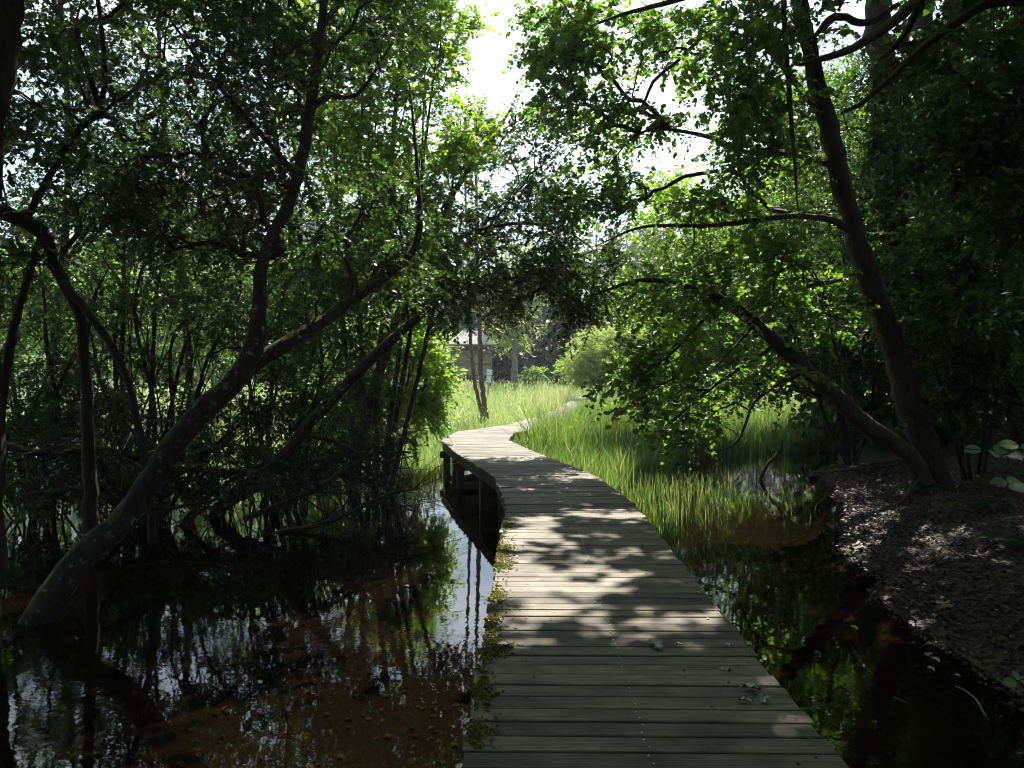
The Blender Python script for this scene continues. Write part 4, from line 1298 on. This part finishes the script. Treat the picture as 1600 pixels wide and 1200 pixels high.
r_ = np.random.default_rng(5)
spots = []
for k in range(64):
    x = -46 + k * 1.62 + r_.normal(0, .8)
    y = 76 + r_.uniform(-3, 12) + .06 * abs(x)
    spots.append((x, y, r_.uniform(11, 16) + (2 if x > 8 else 0), r_.uniform(1.8, 2.9)))
conifers('forest', 'dark conifer forest closing the far side of the meadow', spots, 71, L_CONIFER, per=800, leaf=.85)
spots = []
for k in range(260):
    x = r_.uniform(-150, 190)
    y = r_.uniform(125, 300)
    spots.append((x, y, r_.uniform(14, 22), r_.uniform(3, 4.5)))
conifers('hillside_forest', 'wooded hillside rising behind the meadow', spots, 72, L_CONIFER, per=130, leaf=3.0)


def leafy_mass(name, label, boxes, seed, mat, size=.3, parent=None):
    r = np.random.default_rng(seed)
    ps = []
    for (c, s_, n) in boxes:
        n = int(n * .7)
        nc = max(4, n // 42)
        q = nrm(r.normal(0, 1, (nc, 3))) * r.random((nc, 1)) ** .45 * np.array(s_) + np.array(c)
        ps.append(q[r.integers(0, nc, n)] + r.normal(0, 1, (n, 3)) * np.array([.45, .45, .28]))
    p = np.vstack(ps)
    gz = ground_z(p[:, 0], p[:, 1])
    p = p[p[:, 2] > gz + .15]
    n = len(p)
    LEAF_COUNT[0] += 2 * n
    o = obj(name, leaf_mesh(name, p, r.normal(0, 1, (n, 3)) + np.array([0, 0, -.3]), UP + r.normal(0, .6, (n, 3)), size * r.uniform(.6, 1.3, n), r.random(n), T_DIAM, mat))
    return stuff(o, label, 'woodland')


# the shady wood on the right bank, behind the trees that can be told apart
wb = []
for k in range(64):
    x = 10.5 + (k % 8) * 2.3 + r_.uniform(-1, 1)
    y = 11 + (k // 8) * 3.0 + r_.uniform(-1.2, 1.2)
    if x < np.interp(y, SHORE[:, 0], SHORE[:, 1]) + 2.2:
        continue
    gz = float(ground_z(x, y))
    for z in (1.2, 4.5, 8.0, 11.5):
        wb.append(((x, y, gz + z + r_.uniform(-.8, .8)), (1.9, 1.9, 2.0), 250))
for (x, y) in [(9.0, 23.5), (10.0, 22.0), (11.0, 20.5), (10.2, 25.0), (12.0, 24.0), (12.5, 21.5), (13.5, 18.5), (11.5, 27.5), (13.0, 30.0), (15.0, 27.0)]:
    for z in (0.7, 2.4, 4.4):
        wb.append(((x, y, float(ground_z(x, y)) + z), (1.3, 1.2, 1.1), 330))
right_wood = leafy_mass('woodland', 'shady woodland rising up the right bank', wb, 73, L_DARK, .32)
# unseen wood behind and beside the camera, added to block sky light
wb = []
for k in range(40):
    a = R(165 + 210 / 39 * k)
    for ring, zz in ((8.0, (0.5, 3.5, 6.5, 9.5)), (12.0, (1.0, 5.0, 9.0))):
        x, y = ring * math.cos(a), -1.0 + ring * math.sin(a)
        for z in zz:
            wb.append(((x, y, z), (1.6, 1.6, 2.0), 230))
for (x, y, z) in [(-3, -3, 9), (0, -3.5, 9.5), (3, -3, 9), (5, 0, 9), (-5.5, 0, 9), (6.5, 3, 9.5), (-6.5, 3, 9), (7.5, 6, 10), (-3, 1, 9.5), (0, 0.5, 10), (3, 1, 10), (-3.5, 4.5, 9.5), (0.5, 4.5, 10.5), (4, 4.5, 10), (-7, 6, 9), (4.5, 7.5, 11), (-1.5, 7.5, 11), (-5.5, 8.5, 10), (6, 9, 10), (7, 12, 11.5), (5.5, 5.5, 9.5), (8.5, 9, 8.5), (8, 15, 13), (6.5, 13.5, 9.8), (5.6, 11.5, 9.6)]:
    wb.append(((x, y, z), (2.5, 2.4, 1.1), 1500))  # overhead leaf clumps out of view, added to shade deck and bank
for (x, y) in [(-9, 3), (-9.5, 5.0), (-11, 6.5), (9, 3), (10, 5), (11.5, 6.5), (-13, 8), (-8, 1)]:
    for z in (1.0, 3.5, 6.0, 8.5):
        wb.append(((x, y, z), (1.5, 1.4, 1.8), 420))
leafy_mass('woodland', 'unseen woodland added around the start of the boardwalk to block sky light', wb, 74, L_DARK, .39)

# ------------------------------------------------------------------ reeds, meadow grass, litter, moss
def off_walk(xy, pad=0.0):
    """True where a point is clear of the boardwalk"""
    s_ = np.linspace(0, cum[-1], 420)
    cx, cyy = np.interp(s_, cum, CL[:, 0]), np.interp(s_, cum, CL[:, 1])
    ok = np.ones(len(xy), bool)
    for i in range(0, len(xy), 20000):
        q = xy[i:i + 20000]
        d2 = (q[:, 0:1] - cx[None]) ** 2 + (q[:, 1:2] - cyy[None]) ** 2
        ok[i:i + 20000] = d2.min(1) > (WALK_W / 2 + pad) ** 2
    return ok


r = np.random.default_rng(81)
# reeds to the right of the bend
n = 70000
y = r.uniform(12.5, 34, n)
x = r.uniform(-1, 13, n)
n1 = vnoise(x, y, .8, 9)
edge = np.interp(x, [0, 0.9, 1.5, 2.2, 3.0, 5.0, 8.5, 13], [18, 13.4, 14.2, 15.8, 18.0, 20.6, 22.5, 24.0])
cxr = np.interp(y, CL[:, 1], CL[:, 0])
keep = (y > edge + 1.5 * (n1 - .5)) & (x > cxr) & (r.random(n) < .35 + .75 * n1)
xy = np.column_stack([x, y])[keep]
xy = xy[off_walk(xy, .04)]
n = len(xy)
cl = vnoise(xy[:, 0] + 7, xy[:, 1] + 3, 1.6, 10)
h = ((0.55 + .55 * cl) * r.uniform(.6, 1.25, n) + .25) * .84
h *= np.clip(.55 + .11 * (xy[:, 1] - 13), .55, 1.05)
h *= np.where((xy[:, 1] > 19.5) & (xy[:, 0] > .5) & (xy[:, 0] < 3.2), 1.5, 1.0)
tint = np.clip(.45 * cl + .45 * r.random(n) + .6 * (r.random(n) < .07), 0, 1)
reeds = obj('reeds', blades(r, xy, np.maximum(ground_z(xy[:, 0], xy[:, 1]), WATER - .25), h + .1, r.uniform(.010, .026, n), .34, tint, L_REED, 'reeds'))
stuff(reeds, 'tall green reeds standing along the right side of the boardwalk bend', 'reeds')

# meadow: spread so that near blades are fine and far tufts coarser
n = 150000
u = r.random(n)
y = 15.0 * (82 / 15.0) ** (u ** .85)
x = (r.random(n) * 2 - 1) * (y * .80 + 2)
ok = (y > pond_far(x) - .3 + 1.2 * (vnoise(x, y, 1.0, 11) - .5))
ok &= ~((x > np.interp(y, CL[:, 1], CL[:, 0])) & (y < 27) & (x < 12))
ok &= x < np.interp(y, SHORE[:, 0], SHORE[:, 1]) + 1.5
xy = np.column_stack([x, y])[ok]
xy = xy[off_walk(xy, .02)]
n = len(xy)
y = xy[:, 1]
cl = vnoise(xy[:, 0] + 70, y + 30, 2.2, 12)
c2 = vnoise(xy[:, 0] + 17, y + 3, 7, 13)
h = (.42 + .42 * cl) * r.uniform(.6, 1.3, n)
h *= np.where(y > 30, 1.25, 1.0)
tint = np.clip(.16 + .30 * cl + .25 * c2 + .35 * r.random(n) * (y > 25) + .22 * r.random(n), 0, 1)
wd = np.clip(.010 + y * .0009, 0, .08) * r.uniform(.5, 1.6, n)
meadow = obj('meadow_grass', blades(r, xy, ground_z(xy[:, 0], y) - .03, h, wd, .46, tint, L_GRASS, 'meadow_grass', segs=1))
stuff(meadow, 'tall sunlit grass of the wet meadow', 'grass')

# pale flowering heads over the grass
k = r.random(n) < .20
q = np.column_stack([xy[k], ground_z(xy[k, 0], xy[k, 1]) + h[k] * r.uniform(.85, 1.25, k.sum())])
q[:, :2] += r.normal(0, .10, (len(q), 2))
heads = obj('seed_heads', leaf_mesh('seed_heads', q, np.stack([r.normal(0, .5, len(q)), r.normal(0, .5, len(q)), np.ones(len(q))], 1), r.normal(0, 1, (len(q), 3)), (.045 + .0026 * q[:, 1]) * r.uniform(.6, 1.3, len(q)), .55 + .45 * r.random(len(q)), T_NARROW, L_GRASS), meadow)
stuff(heads)

# small water plants along the deck edges and the pond margins
tx, ty = [], []
for (cx, cy_, sx, sy, k) in [(1.62, 8.6, .10, 1.3, 420), (1.75, 11.0, .25, 1.2, 500), (1.7, 5.0, .10, .5, 160), (1.62, 4.2, .06, .4, 90), (-2.0, 17.5, .5, 1.0, 700), (-3.3, 16.6, .8, .9, 800)]:
    tx.append(r.normal(cx, sx, k))
    ty.append(r.normal(cy_, sy, k))
xy = np.column_stack([np.concatenate(tx), np.concatenate(ty)])
xy = xy[off_walk(xy, .03)]
n = len(xy)
weeds = obj('water_plants', blades(r, xy, np.full(n, WATER - .08), r.uniform(.12, .42, n), r.uniform(.006, .014, n), .35, r.random(n), L_WEED, 'water_plants'))
stuff(weeds, 'small water plants along the boardwalk edge', 'water plants')
tx, ty = [], []
for (cx, cy_, sx, sy, k) in [(1.95, 11.5, .25, 1.2, 330), (2.5, 13.4, .5, 1.3, 480), (3.3, 15.8, .8, 1.3, 600), (1.72, 8.6, .10, .9, 260), (1.66, 6.6, .06, .5, 90)]:
    tx.append(r.normal(cx, sx, k))
    ty.append(r.normal(cy_, sy, k))
xy = np.column_stack([np.concatenate(tx), np.concatenate(ty)])
xy = xy[off_walk(xy, .03)]
n = len(xy)
shoots = obj('reed_shoots', blades(r, xy, np.full(n, WATER - .10), r.uniform(.15, .42, n), r.uniform(.005, .011, n), .34, r.random(n), L_REED, 'reed_shoots'))
stuff(shoots, 'sparse young reed shoots standing in the water right of the boardwalk', 'reeds')

# leaf litter on the right bank
n = 60000
y = r.uniform(2.2, 19, n)
x = np.interp(y, SHORE[:, 0], SHORE[:, 1]) - .75 + np.abs(r.normal(0, 1, n)) * 2.6
p = np.column_stack([x, y, ground_z(x, y)])
p = p[p[:, 2] > WATER - .02 - .10 * r.random(len(p)) ** 2]
n = len(p)
p[:, 2] += r.uniform(.004, .03, n)
an = r.random(n) * 6.283
ax = np.stack([np.cos(an), np.sin(an), r.normal(0, .25, n)], 1)
litter = obj('leaf_litter', leaf_mesh('leaf_litter', p, ax, UP + r.normal(0, .38, (n, 3)), r.uniform(.02, .075, n) * r.uniform(.7, 1.3, n), r.random(n) ** 3.2, T_DIAM, L_LITTER))
stuff(litter, 'brown wet leaf litter covering the right bank', 'leaf litter')
LEAF_COUNT[0] += 2 * n
# sunk leaves on the pond bed
n = 3500
x, y = r.uniform(-8, 3.6, n), r.uniform(2.5, 15, n)
gz = ground_z(x, y)
p = np.column_stack([x, y, gz + .012])[gz < WATER - .02]
n = len(p)
an = r.random(n) * 6.283
ax = np.stack([np.cos(an), np.sin(an), r.normal(0, .1, n)], 1)
sunk = obj('sunken_leaves', leaf_mesh('sunken_leaves', p, ax, UP + r.normal(0, .2, (n, 3)), r.uniform(.03, .08, n), r.random(n) ** 3, T_DIAM, L_LITTER))
stuff(sunk, 'sunken brown leaves on the pond bed', 'leaves')

# moss along the left edge of the deck
mp_ = []
for (px, py, sx, sy, k) in [(788, 820, .05, .14, 420), (783, 862, .06, .16, 800), (781, 885, .05, .10, 650), (776, 935, .04, .10, 260), (766, 975, .04, .10, 260), (764, 1017, .06, .07, 1000), (784, 840, .03, .9, 500), (770, 960, .03, .5, 400), (752, 1060, .025, .3, 300), (750, 1085, .04, .06, 220), (742, 1150, .04, .08, 260)]:
    d = EYE * F_PX / (py - HOR)
    cx = (px - 800) / F_PX * d
    mp_.append(np.column_stack([r.normal(cx, sx, k), r.normal(d, sy, k)]))
xy = np.vstack(mp_)
lx = np.interp(xy[:, 1], CL[:, 1], CL[:, 0]) - WALK_W / 2
xy = xy[(xy[:, 0] > lx + .004) & (xy[:, 0] < lx + .24) & (r.random(len(xy)) < .75)]
n = len(xy)
p = np.column_stack([xy, np.full(n, .001)])
moss = obj('moss', leaf_mesh('moss', p, np.stack([r.normal(0, .8, n), r.normal(0, .8, n), np.full(n, .6)], 1), r.normal(0, 1, (n, 3)), r.uniform(.010, .026, n), r.random(n), T_DIAM, L_MOSS))
stuff(moss, 'yellow green moss cushions along the left edge of the boardwalk', 'moss')

cu = xy[r.random(len(xy)) < .11]
tv, tf = [], []
for (x, y) in cu:
    q = r.uniform(.008, .026)
    b0 = len(tv)
    hh = q * r.uniform(.3, .5)
    for ring, (rr0, zz) in enumerate(((1.0, .0), (.85, .55), (.5, .9))):
        for j in range(7):
            a_ = j / 7 * 6.283 + ring * .4
            k_ = q * rr0 * r.uniform(.8, 1.15)
            tv.append((x + math.cos(a_) * k_, y + math.sin(a_) * k_, .0005 + hh * zz))
    tv.append((x, y, hh * 1.03))
    for ring in range(2):
        for j in range(7):
            p0, p1 = b0 + ring * 7 + j, b0 + ring * 7 + (j + 1) % 7
            tf += [(p0, p1, p1 + 7), (p0, p1 + 7, p0 + 7)]
    for j in range(7):
        tf.append((b0 + 14 + j, b0 + 14 + (j + 1) % 7, b0 + 21))
cush = obj('moss_cushions', mesh_np('moss_cushions', tv, tf, L_MOSS, np.repeat(r.random(len(cu)), 35), smooth=True))
cush.parent = moss
stuff(cush)
n = 520
s_ = 4.6 + r.random(n) ** .8 * 9
pp = np.array([cl_at(q) for q in s_])
dd = np.array([cl_dir(q) for q in s_])
off = np.where(r.random(n) < .45, -1, 1) * (WALK_W / 2 - np.abs(r.normal(0, .22, n)) - .01)
off = np.clip(off, -WALK_W / 2 + .02, WALK_W / 2 - .02)
pp = pp + np.stack([dd[:, 1], -dd[:, 0]], 1) * off[:, None]
an = r.random(n) * 6.283
crumbs = obj('deck_litter', leaf_mesh('deck_litter', np.column_stack([pp, np.full(n, .006)]), np.stack([np.cos(an), np.sin(an), r.normal(0, .1, n)], 1), UP + r.normal(0, .25, (n, 3)), r.uniform(.008, .032, n), r.random(n), T_DIAM, L_LITTER))
stuff(crumbs, 'brown crumbs of leaves and bark scattered on the boardwalk', 'leaf litter')

# ------------------------------------------------------------------ small single things
def curled_leaf(name, label, px, py, z, length, mat, seed, group=None, tint=.5, d=None, lobed=True):
    r = np.random.default_rng(seed)
    d = (EYE - z) * F_PX / (py - HOR) if d is None else d
    b = np.array([(px - 800) / F_PX * d, d, z])
    nseg = 7
    V, F = [], []
    for i in range(nseg + 1):
        t = i / nseg
        wv = math.sin(math.pi * min(1, t * .92 + .06)) ** .8 * .30 * (1 + (.35 * (-1) ** i if lobed else 0))
        zz = .10 * math.sin(t * 3.0) + r.normal(0, .015)
        for s_ in (-1, 0, 1):
            V.append(((t - .5) * length, s_ * wv * length, (zz + (abs(s_) * (.14 + r.normal(0, .05)))) * length + .004))
    for i in range(nseg):
        for k in range(2):
            a = i * 3 + k
            F.append((a, a + 1, a + 4, a + 3))
    me = mesh_np(name, V, F, mat, np.full(len(F), tint), smooth=True)
    o = obj(name, me, None, b, (0, 0, r.random() * 6.28))
    return tag(o, label, 'leaf', group)


G_ = 'fallen leaves on the boardwalk'
curled_leaf('fallen_leaf', 'large grey green curled leaf near the middle of the boardwalk', 1027, 1014, .004, .13, L_GREYGREEN, 1, G_)
curled_leaf('fallen_leaf', 'grey green leaf of the small pile near the right edge of the boardwalk, rightmost one', 1196, 1100, .004, .09, L_GREYGREEN, 2, G_, .2)
curled_leaf('fallen_leaf', 'brown leaf of the small pile near the right edge of the boardwalk, topmost one', 1175, 1082, .004, .10, L_LITTER, 3, G_, .9)
curled_leaf('fallen_leaf', 'brown leaf of the small pile near the right edge of the boardwalk, leftmost one', 1168, 1101, .004, .07, L_LITTER, 4, G_, .8)
curled_leaf('fallen_leaf', 'pale brown leaf beside the moss on the left edge of the boardwalk', 786, 1012, .006, .075, L_LITTER, 5, G_, 1.0)
curled_leaf('fallen_leaf', 'small pale yellow leaf right of the large curled leaf', 1139, 1013, .004, .05, L_YELLOW, 6, G_, .3)
curled_leaf('fallen_leaf', 'small yellow leaf of a pair on the right half of the boardwalk, left one', 1131, 1050, .004, .045, L_YELLOW, 7, G_, .6)
curled_leaf('fallen_leaf', 'small yellow leaf of a pair on the right half of the boardwalk, right one', 1140, 1051, .004, .035, L_YELLOW, 8, G_, .4)
curled_leaf('fallen_leaf', 'small greenish leaf close right of the large curled leaf', 1062, 1012, .004, .055, L_GREYGREEN, 9, G_, .4)
curled_leaf('fallen_leaf', 'tiny brown leaf on the sunny part of the boardwalk by the right edge', 1092, 929, .004, .05, L_YELLOW, 10, G_, .2)
for k, (px, py, le) in enumerate([(1458, 1012, .09), (1478, 1020, .07), (1456, 1028, .08), (1466, 1036, .09), (1459, 1050, .07), (1500, 1060, .05), (1338, 985, .09)]):
    tg = ['topmost', 'second', 'third', 'fourth', 'lowest', 'rightmost', None][k]
    lab = ('yellow leaf floating at the foot of the right bank, %s of its cluster' % tg) if tg else 'single yellow leaf floating apart right of the boardwalk'
    curled_leaf('floating_leaf', lab, px, py, WATER + .002 if k == 6 else max(WATER + .002, float(ground_z((px - 800) / F_PX * 6.3, 6.3)) + .03), le, L_YELLOW, 30 + k, 'floating yellow leaves', .2 + .1 * k, lobed=False)


def stick(name, label, pts, rad, mat, seed, group=None):
    r = np.random.default_rng(seed)
    p, q = smooth_path(pts, rad, .06)
    p = p + np.cumsum(r.normal(0, .003, p.shape), axis=0)
    b = p[0].copy()
    V, F = tube(p, q, 6, r, wob=.12)
    return tag(obj(name, mesh_np(name, V - b, F, mat, smooth=True), None, b), label, 'branch', group)


def on_ground(px, py, guess):
    d = guess
    for _ in range(12):
        z = max(WATER, float(ground_z((px - 800) / F_PX * d, d)))
        d = .5 * d + .5 * (EYE - z) * F_PX / (py - HOR)
    return np.array([(px - 800) / F_PX * d, d, z + .015])


stick('dead_branch', 'dark dead branch poking out of the water among the reeds', [P(1185, 745, 16.8) + np.array([0, 0, -.2]), P(1200, 728, 16.8), P(1220, 705, 16.7), P(1224, 688, 16.6)], [.04, .036, .025, .01], B_DARK, 91)
stick('fallen_stick', 'pale curved stick lying on the bank edge near the right corner', [on_ground(1500, 1078, 6), on_ground(1525, 1092, 6), on_ground(1540, 1110, 5.8), on_ground(1548, 1125, 5.7)], [.007, .008, .009, .006], B_PALE, 92)
stick('fallen_stick', 'thin pale twig lying on the water margin left of the curved stick', [on_ground(1400, 1097, 6), on_ground(1425, 1107, 6)], [.005, .003], B_PALE, 93)
stick('fallen_branch', 'long dark branch lying on the litter of the right bank', [on_ground(1270, 740, 18), on_ground(1330, 736, 18), on_ground(1400, 728, 18)], [.03, .04, .03], B_DARK, 94)
stick('fallen_branch', 'dark branch propped on the bank below the oak', [on_ground(1408, 792, 13), P(1425, 770, 13), P(1440, 748, 13.2)], [.03, .025, .012], B_DARK, 95)

# ferns on the bank
for k, (px, py, g, sz, lab) in enumerate([(1440, 775, 13, .55, 'fern on the dark bank below the leaning oak'), (1535, 800, 9.5, .5, 'fern on the bank under the hazel leaves'), (1590, 860, 8, .45, 'fern at the right edge of the bank')]):
    b = on_ground(px, py, g)
    fern = thing('fern', lab, 'fern', b, 'ferns on the bank')
    rr = np.random.default_rng(200 + k)
    for j in range(8):
        a = j / 8 * 6.283 + rr.normal(0, .2)
        L = sz * rr.uniform(.8, 1.2)
        t = np.linspace(0, 1, 16)
        sp = np.stack([np.cos(a) * L * t, np.sin(a) * L * t, L * (.9 * t - .75 * t * t)], 1)
        pos, axs, szs = [], [], []
        sd = np.array([-math.sin(a), math.cos(a), 0])
        fw = nrm(np.gradient(sp, axis=0))
        for i in range(2, 16):
            for s_ in (-1, 1):
                pos.append(sp[i])
                axs.append(sd * s_ + fw[i] * .35)
                szs.append(L * .30 * math.sin(math.pi * (1 - t[i] * .93)) ** .7 + .01)
        V, F = edge_tubes(sp[:-1], sp[1:], np.full(15, .004), np.full(15, .003), 3)
        fr = obj('frond', leaf_mesh('frond', np.array(pos), np.array(axs), np.tile(UP, (len(pos), 1)) + rr.normal(0, .15, (len(pos), 3)), np.array(szs), rr.random(len(pos)), T_NARROW, L_DARK), fern)
        obj('rachis', mesh_np('rachis', V, F, B_TWIG), fr)

# hazel whose sprigs reach into the right edge of the picture
hb = np.array([4.3, 4.3, 0.0])
hb[2] = float(ground_z(hb[0], hb[1])) - .1
hz_ = thing('hazel_sprigs', 'hazel with broad pale green leaves reaching in at the right edge', 'shrub', hb)
rr = np.random.default_rng(300)


def broad_leaf(px, py, d, length, ang, tilt, roll, tint, parent):
    c = P(px, py, d)
    ns = 9
    V, F = [], []
    for i in range(ns + 1):
        t = i / ns
        wv = .40 * (math.sin(math.pi * t ** .8) ** .75 if 0 < t < 1 else 0) * (1 + .06 * (-1) ** i)
        cz = -.10 * t * t
        for s_, f in ((-1, 1.0), (-.5, .5), (0, 0), (.5, .5), (1, 1.0)):
            ser = .03 * (i % 2) * abs(s_)
            V.append(((t - .10 * abs(s_) * .3) * length, s_ * wv * length, (cz + .10 * f - .05 * f * f + ser * .3) * length))
    for i in range(ns):
        for k in range(4):
            a = i * 5 + k
            F.append((a, a + 5, a + 6, a + 1))
    me = mesh_np('leaf', V, F, L_HAZELBIG, np.full(len(F), tint), smooth=True)
    return obj('leaf', me, parent, c - hb, (roll, tilt, ang))


for pts, rad in [([hb, hb + np.array([-.25, -.05, .9]), P(1900, 690, 3.9), P(1700, 700, 3.7), P(1600, 702, 3.55), P(1545, 704, 3.5), P(1500, 700, 3.45)], [.018, .013, .008, .005, .003, .0025, .0018]),
                 ([hb + np.array([.05, .05, 0]), hb + np.array([-.15, 0, .7]), P(1800, 730, 3.9), P(1640, 752, 3.7), P(1580, 755, 3.6), P(1545, 760, 3.55)], [.016, .011, .006, .003, .0025, .0015]),
                 ([hb + np.array([.0, -.05, 0]), hb + np.array([-.3, -.1, .25]), P(1700, 1050, 4.0), P(1625, 1060, 3.9), P(1592, 1068, 3.85)], [.012, .008, .004, .003, .002])]:
    p, q = smooth_path(pts, rad, .06)
    V, F = tube(p, q, 6, rr, wob=.1)
    obj('twig', mesh_np('twig', V - hb, F, B_TWIG, smooth=True), hz_)
PI = math.pi
for (px, py, d, le, an, ti, ro, tn) in [(1532, 701, 3.5, .075, PI * 1.05, .15, .35, .1), (1553, 702, 3.5, .07, -.15, .1, .5, .15), (1553, 706, 3.48, .065, -1.9, .25, .2, .2), (1592, 697, 3.5, .085, PI * .95, -.1, .4, 1.0),
                                        (1578, 711, 3.5, .06, -.9, .25, .3, .05), (1598, 702, 3.55, .08, .1, .1, .5, .2), (1615, 707, 3.6, .08, -.5, .2, .3, .6), (1598, 708, 3.55, .07, -2.2, .2, .2, .7),
                                        (1574, 753, 3.58, .075, PI * 1.02, .1, .5, .1), (1576, 754, 3.58, .085, .08, .05, .45, .1), (1582, 757, 3.56, .075, -1.3, .35, .1, .15), (1612, 752, 3.6, .08, .3, .1, .3, .2),
                                        (1594, 1066, 3.86, .08, .9, -.2, .5, .15), (1592, 1069, 3.84, .07, PI * 1.05, .05, .4, 1.0), (1600, 1068, 3.86, .08, .1, .1, .3, .4), (1610, 1075, 3.9, .08, -.8, .2, .3, .3)]:
    broad_leaf(px, py, d, le, an, ti, (ro + .22) * (1 if math.cos(an) > 0 else -1), tn, hz_)

# ------------------------------------------------------------------ air
hm, ht, hout = new_mat('thin_summer_haze')
vol = N(ht, 'ShaderNodeVolumePrincipled')
vol.inputs['Color'].default_value = (0.86, 0.91, 1.0, 1)
vol.inputs['Density'].default_value = 0.0004
vol.inputs['Anisotropy'].default_value = 0.2
ht.links.new(vol.outputs[0], hout.inputs['Volume'])
m = MB()
m.box((0, 450, 68), (2400, 1700, 150))
haze = stuff(obj('haze', m.mesh('haze', hm)), 'thin bluish summer haze over the whole marsh', 'haze')

sc['leaf_tris'] = LEAF_COUNT[0]
print('LEAF TRIS', LEAF_COUNT[0], 'planks', count)
